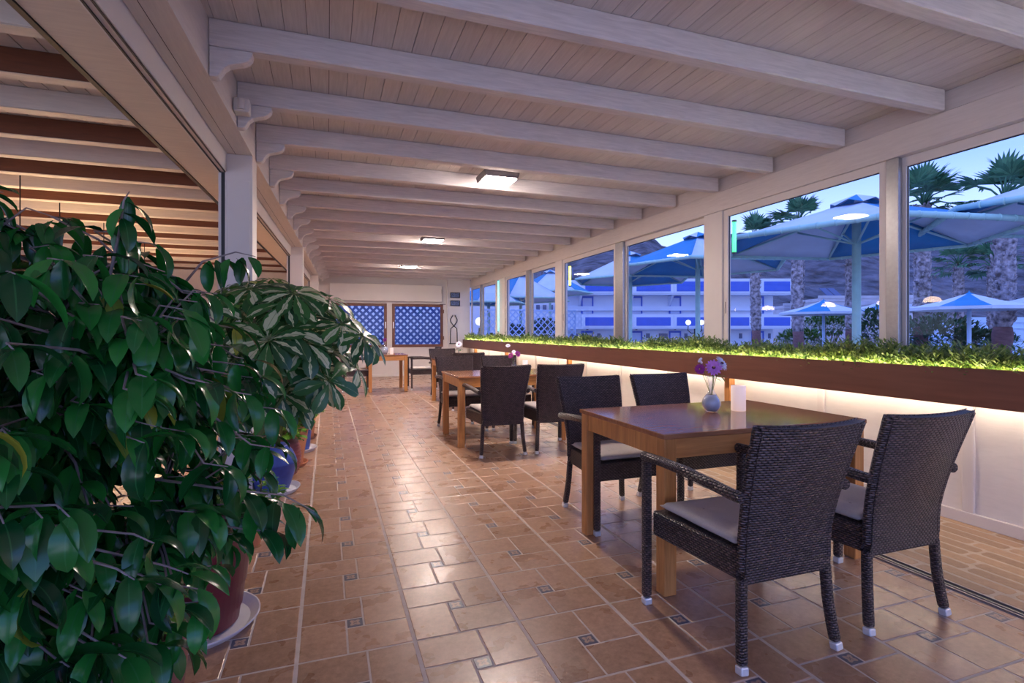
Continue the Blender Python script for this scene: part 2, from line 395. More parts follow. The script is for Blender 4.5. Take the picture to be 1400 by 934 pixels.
def tag(o, label=None, cat=None, group=None, kind=None):
    if label: o['label'] = label
    if cat: o['category'] = cat
    if group: o['group'] = group
    if kind: o['kind'] = kind
    return o
def thing(name, label, cat, loc=(0, 0, 0), rz=0, group=None, kind=None):
    o = bpy.data.objects.new(name, None); COL.objects.link(o)
    o.empty_display_size = 0.1
    o.location = loc; o.rotation_euler.z = rz
    return tag(o, label, cat, group, kind)
def struct(o, label=None): o['kind'] = 'structure'; return tag(o, label)
def copy_tree(o, parent=None):
    c = o.copy(); COL.objects.link(c)
    if parent: c.parent = parent
    for ch in KIDS.get(o.name, [k for k in bpy.data.objects if k.parent == o]): copy_tree(ch, c)
    return c
KIDS = {}
def instance(o, loc, rz, label, group=None):
    c = copy_tree(o); c.location = loc; c.rotation_euler.z = rz; c['label'] = label
    if group: c['group'] = group
    return c
def place(px, depth):
    """a spot seen along image column px at a distance depth ahead of the camera"""
    l = (px - 700) / 717.0 * depth
    return (l * CS + depth * SN, -l * SN + depth * CS)

# ------------------------------------------------------------------ camera
cam = bpy.data.cameras.new('camera'); co = bpy.data.objects.new('camera', cam); COL.objects.link(co)
cam.lens = 717.0 / 1400 * 36; cam.sensor_width = 36; cam.shift_y = -13.5 / 1400
cam.clip_start = 0.05; cam.clip_end = 2000
co.location = (0, 0, 1.23); co.rotation_euler = (PI / 2, 0, -YAW)
sc.camera = co

# ------------------------------------------------------------------ room numbers
XW = 3.88          # inner face of the window wall
YB = 14.7          # back wall
Y0 = -2.2          # how far the veranda runs on behind the camera
S = 0.4363         # floor tile module
ZB, ZC = 2.70, 2.84
ANG = -math.atan(0.037)
LX = Matrix.Translation((-0.69, 0, 0)) @ Matrix.Rotation(ANG, 4, 'Z')   # frame of the open side on the left
def xl(y): return -0.69 + 0.037 * y

# ------------------------------------------------------------------ floor
random.seed(3)
f = MB()
f.box(-7.5, XW + 0.1, Y0, YB, -0.12, -0.0012, 0)
def tile(x0, x1, y0, y1, mi):
    b = 0.0025
    V = [(x0, y0, -.0013), (x1, y0, -.0013), (x1, y1, -.0013), (x0, y1, -.0013), (x0 + b, y0 + b, 0), (x1 - b, y0 + b, 0), (x1 - b, y1 - b, 0), (x0 + b, y1 - b, 0)]
    U = [(0, 0), (1, 0), (1, 1), (0, 1)] * 2
    f.add(V, [(4, 5, 6, 7), (0, 1, 5, 4), (1, 2, 6, 5), (2, 3, 7, 6), (3, 0, 4, 7)], mi, U)
A, B = 0.42, 0.58
XR = 2.80
for i in range(-8, 8):
    for j in range(-5, 35):
        ox = (-0.25 + i) * S; oy = (-0.2 + j) * S
        if oy > YB: continue
        for (u0, u1, v0, v1, mi) in [(0, B, B, 1, 1), (B, 1, A, 1, 1), (A, 1, 0, A, 1), (0, A, 0, B, 1), (A, B, A, B, 2)]:
            g = 0.0036
            gx0 = 0.0072 if u0 == 0 else g; gx1 = 0.0072 if u1 == 1 else g
            gy0 = 0.0045 if v0 == 0 else g; gy1 = 0.0045 if v1 == 1 else g
            x0, x1, y0, y1 = ox + u0 * S + gx0, ox + u1 * S - gx1, oy + v0 * S + gy0, oy + v1 * S - gy1
            x1 = min(x1, XR); y1 = min(y1, YB - .002)
            if x1 - x0 < 0.02 or y1 - y0 < 0.02: continue
            tile(x0, x1, y0, y1, mi)
fo = struct(f.build('floor', ['grout', 'tile', 'deco']))
# brick strip by the window wall
f = MB(); f.box(2.885, XW, Y0, YB - .002, -0.003, -0.0005, 0)
random.seed(8); x = 2.89
while x < XW - 0.03:
    w = 0.100; y = Y0 + random.uniform(0, .2)
    while y < YB - .3:
        L = random.choice([0.16, 0.26, 0.34, 0.34, 0.42]); j = random.uniform(-.004, .004)
        x0, x1, y0, y1 = x + .011, min(x + w - .010, XW - .005), y + .009, min(y + L - .009, YB - .01); c = 0.014; b = .004
        def ring(e, z): return [(x0 + c + e, y0 + e, z), (x1 - c - e, y0 + e, z), (x1 - e, y0 + c + e, z), (x1 - e, y1 - c - e, z), (x1 - c - e, y1 - e, z), (x0 + c + e, y1 - e, z), (x0 + e, y1 - c - e, z), (x0 + e, y0 + c + e, z)]
        V = ring(0, -.0006) + ring(b, .0008)
        f.add(V, [tuple(range(8, 16))] + [(k, (k + 1) % 8, 8 + (k + 1) % 8, 8 + k) for k in range(8)], 1)
        y += L
    x += w
struct(f.build('floor_brick_border', ['mortar', 'brick']))
# sliding door rail let into the floor
f = MB()
f.box(2.805, 2.88, Y0, YB - .002, -.003, .001, 0)
for xx in (2.812, 2.835, 2.872): f.box(xx - .003, xx + .003, Y0, YB - .002, .001, .008, 0)
f.box(2.842, 2.866, Y0, YB - .002, .001, .0022, 1)
struct(f.build('floor_rail', ['alu', 'seal']))

# ------------------------------------------------------------------ ceiling
f = MB(); f.box(-1.0, XW + .25, Y0, YB + .1, ZC + .018, ZC + .05, 1)
x = -1.0
while x < XW + .2:
    f.box(x + .0016, x + .112 - .0016, Y0, YB, ZC, ZC + .02, 0); x += .112
struct(f.build('ceiling', ['boards', 'groove']))
# beams with their shaped brackets
for k in range(-6, 18):
    y = 2.33 + 0.712 * k
    if y < Y0 or y > YB - .1: continue
    xa = xl(y) + 0.002
    f = MB(); f.box(xa, XW - .012, y, y + .085, ZB, ZC - .001)
    o = struct(f.build('ceiling_beam', 'whitewood_x', bevel=.006))
    br = []
    L, Hh = .22, .155
    br = [(0, 0), (0, -Hh), (.03, -Hh), (.042, -Hh + .006), (.055, -.128), (.068, -.105), (.09, -.085), (.12, -.074), (.155, -.066), (.18, -.052), (.197, -.030), (.202, -.012), (.202, 0)]
    f = MB(); f.prism([(xa + .001 + p[0], ZB - .001 + p[1]) for p in br], 'y', y + .01, y + .075)
    b = f.build('bracket', 'whitewood_x', o, bevel=.004)
# plates
f = MB(); f.box(XW, XW + .14, Y0, YB, 2.495, ZB - .0005); f.box(XW + .02, XW + .14, Y0, YB, ZB, ZC - .001)
struct(f.build('trim_1', 'whitewood_y', bevel=.004))
f = MB(LX); f.box(-.17, 0, Y0, YB, 2.545, ZC - .002)
f.box(-.115, -.1125, Y0, YB, 2.543, 2.547, 1)
struct(f.build('trim_2', ['whitewood_y', 'groove'], bevel=.003))
f = MB(LX); f.box(-.235, -.172, Y0, YB, 2.41, 2.60); struct(f.build('trim_3', 'white', bevel=.003))
f = MB(LX)
f.box(-.222, -.214, Y0, YB, 2.404, 2.412, 0); f.box(-.187, -.180, Y0, YB, 2.404, 2.412, 0)
struct(f.build('trim_4', 'seal'))
# soffit board of the neighbouring pergola
f = MB(LX); f.box(-.47, -.245, Y0, YB + .2, 2.43, 2.72); struct(f.build('trim_5', 'creambeam', bevel=.003))
f = MB(LX); f.box(-.496, -.471, Y0, YB + .2, 2.425, 2.70); struct(f.build('trim_6', 'seal'))
# columns on the left
for n_, y in enumerate((4.34, 8.78, 13.05, -0.10)):
    f = MB(LX)
    f.box(-.185, .0, y, y + .19, 0, 2.544)
    f.box(-.17, -.015, y - .006, y - .0005, 0.0, 2.35)
    struct(f.build('column', 'white', bevel=.004))
    f = MB(LX); f.box(-.232, -.187, y + .02, y + .11, 0, 2.404, 0); f.box(-.2105, -.188, y + .01, y + .019, 0, 2.404, 1)
    struct(f.build('door_frame', ['white', 'seal']))

# ------------------------------------------------------------------ window wall
f = MB()
f.box(XW, XW + .12, Y0, YB, 0, 1.0)
struct(f.build('wall_right', 'plaster'))
f = MB(); f.box(XW - .026, XW - .0005, Y0, YB, 0, .075); struct(f.build('baseboard_right', 'white', bevel=.003))
f = MB(); yy = 2.165 - 1.06 * 4
while yy < YB:
    f.box(XW - .022, XW - .0005, yy, yy + .065, .0755, .995); yy += 1.06
struct(f.build('trim_7', 'white', bevel=.003))
f = MB(); f.box(XW - .03, XW + .14, Y0, YB, 1.0, 1.03); struct(f.build('windowsill', 'white', bevel=.003))
GZ0, GZ1 = 1.075, 2.425
glassr = [(-1.6, -.2), (1.06, 2.63), (2.80, 4.375), (4.785, 6.38), (6.675, 8.35), (8.765, 9.965), (10.257, 11.487), (12.35, 13.55), (13.75, 14.6)]
glassr = glassr[1:]
for i, (a, b) in enumerate(glassr):
    near = (i % 2 == 1)        # sashes on the inner track
    xx = XW + .025 if near else XW + .062
    st = .062
    f = MB()
    a_, b_ = a - st, b + st
    if i % 2 == 0: b_ = b + .04
    f.box(xx, xx + .035, a_, a, 1.031, 2.494); f.box(xx, xx + .035, b, b_, 1.031, 2.494)
    f.box(xx, xx + .035, a, b, 1.031, GZ0); f.box(xx, xx + .035, a, b, GZ1, 2.494)
    t = .006
    f.box(xx + .012, xx + .022, a, a + t, GZ0, GZ1, 1); f.box(xx + .012, xx + .022, b - t, b, GZ0, GZ1, 1)
    f.box(xx + .012, xx + .022, a + t, b - t, GZ0, GZ0 + t, 1); f.box(xx + .012, xx + .022, a + t, b - t, GZ1 - t, GZ1, 1)
    w = struct(f.build('window_%d' % (i + 1), ['white', 'seal'], bevel=.0015))
    f = MB(); f.add([(xx + .017, a, GZ0), (xx + .017, b, GZ0), (xx + .017, b, GZ1), (xx + .017, a, GZ1)], [(0, 1, 2, 3)]); f.build('pane', 'glass', w)
    if i in (1, 3, 5):        # flush pull on the closing stile
        f = MB(); f.box(xx - .004, xx - .0002, b + .022, b + .04, 1.38, 1.58, 0); f.box(xx - .006, xx - .004, b + .027, b + .035, 1.42, 1.54, 1); f.build('window_handle', ['white', 'grey_plastic'], w)
for (a, b) in [(-2.2, .99), (4.44, 4.72), (8.415, 8.70), (11.55, 12.285)]:
    f = MB(); f.box(XW + .004, XW + .12, a, b, 1.031, 2.494); struct(f.build('window_post', 'white', bevel=.003))
# narrow aluminium edges where two sashes overlap
for (a, b) in [(2.655, 2.745), (6.415, 6.62), (10.0, 10.2), (13.58, 13.69)]:
    f = MB(); f.box(XW + .018, XW + .060, a, b, 1.031, 2.494); struct(f.build('window_stile', 'alu', bevel=.002))

# ------------------------------------------------------------------ planter along the window wall
PX0, PX1 = 3.60, 3.862
pl = thing('planter_box', 'long brown wooden planter box running below the windows', 'planter', (PX0, 0, .79))
PY0, PY1 = -2.0, 14.45
def pbox(name, mat, x0, x1, y0, y1, z0, z1, par=pl, org=(PX0, 0, .79), bev=.003):
    f = MB(); f.box(x0 - org[0], x1 - org[0], y0 - org[1], y1 - org[1], z0 - org[2], z1 - org[2]); return f.build(name, mat, par, bevel=bev)
pbox('front_board', 'planter', PX0, PX0 + .022, PY0, PY1, .785, 1.012)
pbox('end_board', 'planter', PX0 + .0225, PX1, PY1 - .022, PY1, .785, 1.008)
pbox('back_board', 'planter', PX1 - .02, PX1 - .0005, PY0, PY1 - .0225, .845, .995)
pbox('bottom_board', 'planter', PX0 + .0225, PX1 - .001, PY0, PY1 - .0225, .825, .844)
for y0 in (-1.2, 4.15, 7.80, 11.0, 13.6):
    pbox('support_leg', 'tablewood', 3.72, 3.79, y0, y0 + .07, 0, .784)
    pbox('support_rail', 'tablewood_x', 3.63, 3.862, y0, y0 + .07, .7845, .8245)
o = pbox('led_strip', 'led', PX0 + .16, PX0 + .175, PY0, PY1 - .1, .812, .8245, bev=0)
o = pbox('upper_led_strip', 'ledgreen', PX0 + .024, PX0 + .036, PY0, PY1 - .1, .985, .998, bev=0)

# leafy filling
random.seed(21)
f = MB()
y = PY0 + .05
while y < PY1 - .04:
    dens = 0.0013 if y < 5.5 else (.0028 if y < 9 else .005)
    if y < 0.8: dens = .012
    x = random.uniform(PX0 + .055, PX1 - .06); z = .87 + random.uniform(0, .10)
    big = 1.0 if y < 6 else 1.35
    hgt = random.uniform(.75, 1.1) * (0.9 + .25 * math.sin(y * 5.1) * math.sin(y * 2.3 + 1))
    a0 = random.uniform(0, 2 * PI); lean = Vector((math.cos(a0), math.sin(a0), 0)) * random.uniform(0, .5)
    lean.x -= .18
    ax = (Vector((0, 0, 1)) + lean).normalized()
    for k in range(7):
        t = (k + 1) / 7; p = Vector((x, y, z)) + ax * (.185 * hgt * t)
        an = a0 + k * 2.4; d = ax * .6 + Vector((math.cos(an), math.sin(an), 0)) * (0.9 - .4 * t)
        f.leaf(p, d, ax, .055 * big, .0155 * big, .5, .2, 2)
    y += dens
hg = f.build('leafy_hedge', 'hedge_leaf')
tag(hg, 'low strip of narrow green leaves filling the brown planter below the windows', 'foliage', kind='stuff')

# ------------------------------------------------------------------ back wall
def wallwithholes(f, x0, x1, z0, z1, holes, y0, y1, mi=0):
    xs = sorted({x0, x1} | {h[0] for h in holes} | {h[1] for h in holes}); zs = sorted({z0, z1} | {h[2] for h in holes} | {h[3] for h in holes})
    for a, b in zip(xs, xs[1:]):
        for c, d in zip(zs, zs[1:]):
            m_ = ((a + b) / 2, (c + d) / 2)
            if any(h[0] < m_[0] < h[1] and h[2] < m_[1] < h[3] for h in holes): continue
            f.box(a, b, y0, y1, c, d, mi)
f = MB()
bw = [(.13, 1.53, .80, 2.0), (1.67, 3.09, .80, 2.0)]
wallwithholes(f, -.9, XW, 0, ZC, bw, YB, YB + .12)
struct(f.build('wall_back', 'white'))
for i, (a, b, c, d) in enumerate(bw):
    f = MB(); t = .075
    f.box(a, b, YB - .02, YB + .06, c, c + t); f.box(a, b, YB - .02, YB + .06, d - t, d)
    f.box(a, a + t, YB - .02, YB + .06, c + t, d - t); f.box(b - t, b, YB - .02, YB + .06, c + t, d - t)
    w = struct(f.build('window_%d' % (i + 9), 'brownframe', bevel=.004))
    f = MB(); f.add([(a + t, YB + .02, c + t), (b - t, YB + .02, c + t), (b - t, YB + .02, d - t), (a + t, YB + .02, d - t)], [(0, 1, 2, 3)]); f.build('pane', 'glass', w)
    hx = b - .035 if i == 0 else a + .035
    f = MB(); f.box(hx - .014, hx + .014, YB - .03, YB - .0205, 1.32, 1.5); f.bar((hx, YB - .05, 1.33), (hx, YB - .05, 1.44), .016, .014); f.box(hx - .007, hx + .007, YB - .05, YB - .03, 1.42, 1.44); f.build('window_handle', 'chrome', w)
    if i == 1:
        f = MB()
        for z in (1.0, 1.75): f.tube([(b + .012, YB - .025, z), (b + .012, YB - .025, z + .1)], .012, 8)
        f.build('hinge', 'brownframe', w)
f = MB(); f.box(.05, 3.03, YB - .16, YB - .0005, 2.06, 2.52); f.box(3.06, 3.085, YB - .03, YB - .0005, 2.1, 2.5)
t = struct(f.build('trim_8', 'white', bevel=.008))
f = MB(); f.box(3.0, 3.16, YB - .035, YB - .0005, 1.995, 2.012); f.box(3.015, 3.022, YB - .175, YB - .161, 2.3, 2.42); t = struct(f.build('trim_9', 'grey_plastic', bevel=.001))
f = MB(); f.box(3.2, 3.235, YB - .035, YB - .0005, 0, ZC - .002); struct(f.build('trim_10', 'white', bevel=.006))
f = MB(); f.box(-.15, XW, YB - .015, YB - .0005, 0, .06); struct(f.build('baseboard_back', 'white', bevel=.003))
f = MB(); f.box(3.24, XW, YB - .012, YB - .0005, 1.70, 1.715); struct(f.build('trim_11', 'white'))
for i, z in enumerate((2.27, 2.04)):
    t = thing('picture_frame', ['small dark framed picture hung highest on back wall above the iron ornament', 'small dark framed picture directly below the topmost picture on back wall'][i], 'picture', (3.44, YB - .001, z - .08))
    f = MB()
    f.box(-.14, .14, -.02, 0, -.0, .018); f.box(-.14, .14, -.02, 0, .142, .16); f.box(-.14, -.122, -.02, 0, .018, .142); f.box(.122, .14, -.02, 0, .018, .142)
    f.build('frame', 'iron', t, bevel=.002)
    f = MB(); f.box(-.121, .121, -.008, -.001, .019, .141); f.build('image_print', 'picture', t)
# iron ornament: two crossing rods that open like tongs
t = thing('iron_ornament', 'black wrought iron ornament of two crossing rods on back wall', 'ornament', (3.40, YB - .02, .90))
for s_ in (-1, 1):
    f = MB()
    f.tube([(s_ * .10, 0, 0), (s_ * .095, 0, .3), (s_ * .085, 0, .42), (0, -.005 * s_, .49), (-s_ * .09, 0, .61), (-s_ * .10, 0, .67), (-s_ * .06, 0, .75), (-s_ * .03, 0, .78), (-s_ * .045, 0, .80)], .012, 6)
    f.build('rod', 'iron', t, smooth=True)
f = MB(); f.box(-.13, .13, -.015, .019, -.02, -.001); f.build('base_bar', 'iron', t)

# ------------------------------------------------------------------ ceiling lamps
def lamp(loc, label, wx=.30, wy=.27):
    t = thing('ceiling_light', label, 'ceiling light', loc, 0, None)
    f = MB(); f.prism([(-wx / 2 - .03, 0), (wx / 2 + .03, 0), (wx / 2 + .012, -.055), (-wx / 2 - .012, -.055)], 'y', -wy / 2 - .012, wy / 2 + .012); f.build('casing', 'grey_plastic', t, bevel=.004)
    f = MB(); f.box(-wx / 2, wx / 2, -wy / 2, wy / 2, -.066, -.0555); f.build('diffuser', 'panel_light', t, bevel=.004)
    f = MB(); f.box(-.04, .04, -.04, .04, .0005, .0855); f.build('mounting_block', 'white', t)
    return t
for x, y, lab in [(1.56, 4.70, 'square ceiling lamp nearest to camera, with dark casing visible'), (1.60, 8.27, 'small bright ceiling lamp between the nearest and the farthest one'), (1.75, 12.3, 'farthest ceiling lamp, a thin bright streak close to back wall')]:
    kk = round((y - 2.33 - .4) / .712); yy = 2.33 + .712 * kk + .0425 + .356
    lamp((x, yy, ZC - .087), lab)
t = thing('junction_box', 'small white junction box under ceiling beam beside a bracket', 'junction box', (xl(3.745) + .02, 3.66, 2.60))
f = MB(); f.box(-.02, .07, -.03, .06, 0, .085); f.build('body', 'white', t, bevel=.006)
f = MB(); f.tube([(.025, -.032, .01), (.025, -.032, .075)], .02, 10); f.build('cable_gland', 'white', t, smooth=False)

# ------------------------------------------------------------------ left-hand room (pergola next door)
for k in range(-4, 22):
    y = 3.86 + .6 * k
    if y < Y0 or y > YB: continue
    brown = (k % 2 == 0)
    f = MB(); f.box(-7.4, xl(y) - .50, y, y + .11, 2.75, 2.893, 0)
    f.box(-7.4, xl(y) - .50, y + .004, y + .106, 2.744, 2.7495, 1)
    struct(f.build('roof_beam', ['brownbeam' if brown else 'creambeam', 'creambeam'], bevel=.004))
f = MB(); f.box(-7.5, -1.05, Y0, YB + .1, 2.913, 2.97, 1); x = -7.45
while x < -.95:
    f.box(x + .004, x + .116, Y0, YB, 2.895, 2.914, 0); x += .12
struct(f.build('roof_boards', ['creambeam', 'groove']))
f = MB(); f.box(-7.5, -.95, YB, YB + .12, 0, 2.74); struct(f.build('wall_neighbour', 'beigewall'))
f = MB()
for (a, b) in [(Y0, 1), (3, 5), (7, 9), (11, YB)]: f.box(-7.5, -7.38, a, b, 0, 2.74)
f.box(-7.5, -7.38, Y0, YB, 2.35, 2.74); struct(f.build('wall_left', 'beigewall'))
# pendant lamps
for i, (x, y) in enumerate([(-3.0, 6.8), (-3.0, 7.65), (-3.0, 8.95), (-3.0, 10.7), (-3.0, 11.7)]):
    t = thing('pendant_lamp', ['warm pendant lamp in neighbouring room, first in its row', 'warm pendant lamp in neighbouring room, second in its row', 'warm pendant lamp in neighbouring room, third in its row', 'warm pendant lamp in neighbouring room, fourth in its row', 'warm pendant lamp in neighbouring room, last in its row'][i], 'pendant lamp', (x, y, 1.80), 0, 'pendant lamps in the neighbouring room')
    prof = [(.150, 0)] + [(.150 * math.cos(q * PI / 16), .11 * math.sin(q * PI / 16)) for q in range(1, 8)] + [(.018, .112)]
    f = MB(); f.lathe(prof + [(.016, .11)] + [(.144 * math.cos(q * PI / 16), .104 * math.sin(q * PI / 16)) for q in range(7, 0, -1)] + [(.145, 0)], n=20, close=True); f.build('lamp_shade', 'pendant_shade' if 'pendant_shade' in M else 'pendant', t, smooth=True)
    f = MB(); f.tube([(0, 0, .11), (0, 0, 1.11)], .006, 6); f.build('cord', 'iron', t)
    f = MB(); f.ball((0, 0, .045), .038, 10); f.tube([(0, 0, .07), (0, 0, .112)], .015, 8); f.build('bulb', 'pendant', t, smooth=True)

# ------------------------------------------------------------------ tables
def make_table(w, d, loc, rz, label, group=None):
    t = thing('dining_table', label, 'table', loc, rz, group)
    H = .755; th = .024
    f = MB(); nb = 6
    f.box(-w / 2, w / 2, -d / 2, d / 2, H - th, H)
    f.build('tabletop', 'tabletop', t, bevel=.004, seg=2)
    g = .065
    for sy in (-1, 1):
        f = MB(); f.box(-w / 2 + g + .012, w / 2 - g - .012, sy * (d / 2 - .04), sy * (d / 2 - .018), H - th - .095, H - th - .0005); f.build('apron', 'tablewood_x', t, bevel=.002)
        f = MB(); f.box(sy * (w / 2 - .04), sy * (w / 2 - .018), -d / 2 + g + .012, d / 2 - g - .012, H - th - .095, H - th - .0005); f.build('apron', 'tablewood', t, bevel=.002)
    for sx in (-1, 1):
        for sy in (-1, 1):
            f = MB(); x = sx * (w / 2 - .043); y = sy * (d / 2 - .043); q = .0335
            f.box(x - q, x + q, y - q, y + q, 0, H - th - .0005)
            f.build('leg', 'tablewood', t, bevel=.004, seg=2)
    return t
make_table(1.30, .86, (2.11, 2.475, 0), 0, 'nearest wooden dining table, with a purple bouquet and pale candle on it')
make_table(1.26, .86, (1.925, 5.82, 0), 0, 'wooden dining table in the middle of the row, behind the nearest table')
make_table(1.26, .86, (2.38, 8.92, 0), 0, 'third wooden dining table along the planter, mostly hidden behind brown chairs')
make_table(.80, .86, (1.17, 11.36, 0), 0, 'small wooden table standing alone in front of the lattice windows')

# ------------------------------------------------------------------ wicker armchair
def make_chair():
    t = thing('wicker_armchair', 'x', 'chair', (0, 0, 0), 0)
    # backrest: thick curved panel, widest on top, with a bow towards the back
    f = MB(); nu, nv = 14, 12; thk = .032
    prof = [(.315, -.245, .208), (.36, -.247, .206), (.42, -.248, .205), (.48, -.252, .206), (.54, -.262, .210), (.60, -.275, .215), (.66, -.290, .221), (.72, -.307, .227), (.78, -.325, .233), (.84, -.344, .238), (.88, -.357, .241), (.895, -.362, .2415)]
    V = []; U = []; F = []
    for side in (0, 1):
        for (z, y, hw) in prof:
            for i in range(nu + 1):
                u = -1 + 2 * i / nu
                bow = -.030 * (1 - u * u) * min(1, max(0, (z - .40) / .3))
                V.append((u * hw, y + bow + (thk / 2 if side else -thk / 2), z + (.006 * u * u if z > .86 else 0)))
                U.append((u * .225, z))
    n = nu + 1; m = len(prof); o_ = n * m
    for j in range(m - 1):
        for i in range(nu):
            a = j * n + i
            F.append((a, a + 1, a + n + 1, a + n)); b = a + o_; F.append((b, b + n, b + n + 1, b + 1))
    f.add(V, F, 0, U)
    # edges (own islands so that the weave wraps round)
    def strip(idx):
        VV = []; UU = []; FF = []
        s0 = 0; 
        for q, (a, b) in enumerate(idx):
            VV += [V[a], V[b]]
            if q: s0 += (Vector(V[a]) - Vector(VV[-4])).length
            UU += [(0.003, s0), (0.003 + thk, s0)]
        for q in range(len(idx) - 1): FF.append((2 * q, 2 * q + 1, 2 * q + 3, 2 * q + 2))
        f.add(VV, FF, 0, UU)
    strip([(j * n, j * n + o_) for j in range(m)]); strip([(j * n + nu + o_, j * n + nu) for j in range(m)])
    strip([((m - 1) * n + i, (m - 1) * n + i + o_) for i in range(n)]); strip([(i + o_, i) for i in range(n)])
    ob = f.build('backrest', 'wicker', t, smooth=False)
    bmod = ob.modifiers.new('weld', 'WELD'); bmod.merge_threshold = .0005
    bb = ob.modifiers.new('bevel', 'BEVEL'); bb.width = .007; bb.segments = 2; bb.limit_method = 'ANGLE'; bb.angle_limit = R(50)
    for s_ in (-1, 1):
        f = MB(); f.tube([(s_ * hw, y - .001, z) for (z, y, hw) in prof[1:]], .0185, 8); f.build('back_frame', 'wicker', t, boxuv=True, smooth=False)
    # seat with its apron
    f = MB(); f.add([(-.208, -.228, .315), (.208, -.228, .315), (.248, .245, .315), (-.248, .245, .315), (-.208, -.228, .425), (.208, -.228, .425), (.248, .245, .425), (-.248, .245, .425)],
        [(0, 3, 2, 1), (4, 5, 6, 7), (0, 1, 5, 4), (1, 2, 6, 5), (2, 3, 7, 6), (3, 0, 4, 7)])
    f.build('seat', 'wicker', t, boxuv=True, bevel=.008, seg=2)
    for s_ in (-1, 1):
        # rear leg, kicked out to the back and to the side
        def sqtube(pts, w, name, cap):
            f = MB()
            f.tube(pts, w * .7071, 4); o = f.build(name, 'wicker', t, boxuv=True, bevel=.011, seg=2)
            if cap:
                p0 = Vector(pts[0]); p1 = Vector(pts[1]); d = (p1 - p0).normalized()
                c = MB(); c.tube([p0 - d * .031, p0 - d * .0005], w * .695, 4); c.build('foot_cap', 'chrome', o, bevel=.006, seg=2)
            return o
        sqtube([(s_ * .227, -.272, .031), (s_ * .219, -.262, .10), (s_ * .210, -.252, .20), (s_ * .205, -.247, .30), (s_ * .203, -.247, .33)], .036, 'leg', True)
        sqtube([(s_ * .268, .262, .031), (s_ * .268, .262, .30), (s_ * .268, .262, .655)], .038, 'leg', True)
        f = MB(); f.tube([(s_ * .268, .288, .663), (s_ * .268, .15, .668), (s_ * .266, 0, .666), (s_ * .262, -.15, .655), (s_ * .256, -.262, .643), (s_ * .250, -.300, .641)], .0225, 8)
        f.build('armrest', 'wicker', t, boxuv=True, bevel=.004)
    return t
def make_cushion():
    f = MB(); n = 18; V = []; F = []; U = []
    hw, hd, th = .222, .225, .046
    tuft = [(-.09, -.09), (.09, -.09), (-.09, .09), (.09, .09)]
    for side in (1, -1):
        for j in range(n + 1):
            for i in range(n + 1):
                u = -1 + 2 * i / n; v = -1 + 2 * j / n
                uu = math.copysign(abs(u) ** .8, u); vv = math.copysign(abs(v) ** .8, v)
                e = max(abs(uu), abs(vv)); ed = (max(0, 1 - e ** 6)) ** .5
                x = uu * hw * (1 - .03 * (1 - v * v)); y = vv * hd * (1 - .03 * (1 - u * u))
                z = .5 * th * ed
                if side > 0:
                    for (a, b) in tuft: z -= .012 * math.exp(-((x - a) ** 2 + (y - b) ** 2) / .0009)
                V.append((x * (1 - .06 * (v < 0) * abs(v)), y, th / 2 + side * z))
    q = (n + 1) ** 2
    for s_ in range(2):
        for j in range(n):
            for i in range(n):
                a = s_ * q + j * (n + 1) + i; c = (a, a + 1, a + n + 2, a + n + 1); F.append(c if s_ == 0 else c[::-1])
    f.add(V, F)
    o = f.build('seat_cushion', 'cushion', smooth=True)
    w = o.modifiers.new('weld', 'WELD'); w.merge_threshold = .0006
    f = MB()
    for (a, b) in tuft:
        f = MB(); f.ball((a * .97, b, th - .0115), .008, 8, 0, (1, 1, .5)); f.build('button', 'cushion', o, smooth=True)
    return tag(o, 'x', 'cushion')
chair0 = make_chair(); cush0 = make_cushion()
for root in (chair0, cush0):
    st = [root]
    while st:
        r = st.pop(); KIDS[r.name] = [k for k in bpy.data.objects if k.parent == r]; st += KIDS[r.name]
chairs = [
 (1.630, 1.775, 0, 'wicker armchair nearest to camera, its back turned, drawn up to nearest table', 'on the wicker chair nearest to camera'),
 (2.300, 1.800, 0, 'wicker armchair with back turned at nearest table, closest to the window wall', 'on the back-turned wicker chair closest to the window wall at nearest table'),
 (1.800, 3.075, PI, 'wicker armchair facing camera across nearest table, on the aisle side', 'on the aisle-side chair facing camera across nearest table'),
 (2.430, 3.110, PI, 'wicker armchair facing camera across nearest table, directly behind the vase side', 'on the planter-side chair facing camera across nearest table'),
 (1.630, 5.165, 0, 'brown wicker armchair with back turned at middle table, on the aisle side', 'on the back-turned aisle-side chair at middle table'),
 (2.205, 5.150, 0, 'brown wicker armchair with back turned at middle table, on the planter side', 'on the back-turned planter-side chair at middle table'),
 (1.590, 6.490, PI, 'brown wicker armchair facing camera across middle table, on the aisle side', 'on the aisle-side chair facing camera across middle table'),
 (2.215, 6.500, PI, 'brown wicker armchair facing camera across middle table, on the planter side', 'on the planter-side chair facing camera across middle table'),
 (2.060, 8.240, 0, 'brown wicker armchair with back turned at third table', 'on the back-turned chair at third table'),
 (2.080, 9.620, PI, 'brown wicker armchair facing camera across third table', 'on the chair facing camera across third table'),
 (.560, 11.36, -PI / 2, 'dark wicker armchair at lone small table, half hidden by the variegated plant', 'on the chair half hidden by the variegated plant at lone small table'),
 (1.930, 11.36, PI / 2, 'dark wicker armchair seen from its side at lone small table', 'on the side-on chair between lone small table and third table'),
]
for i, (x, y, rz, lab, cl) in enumerate(chairs):
    if i == 0:
        chair0.location = (x, y, 0); chair0.rotation_euler.z = rz; chair0['label'] = lab; chair0['group'] = 'wicker armchairs at the tables'
        cush0.location = (x, y + .006, .426); cush0.rotation_euler.z = rz; cush0['label'] = 'pale grey cushion ' + cl; cush0['group'] = 'grey seat cushions'
    else:
        instance(chair0, (x, y, 0), rz, lab); instance(cush0, (x - .006 * math.sin(rz), y + .006 * math.cos(rz), .426), rz, 'pale grey cushion ' + cl)

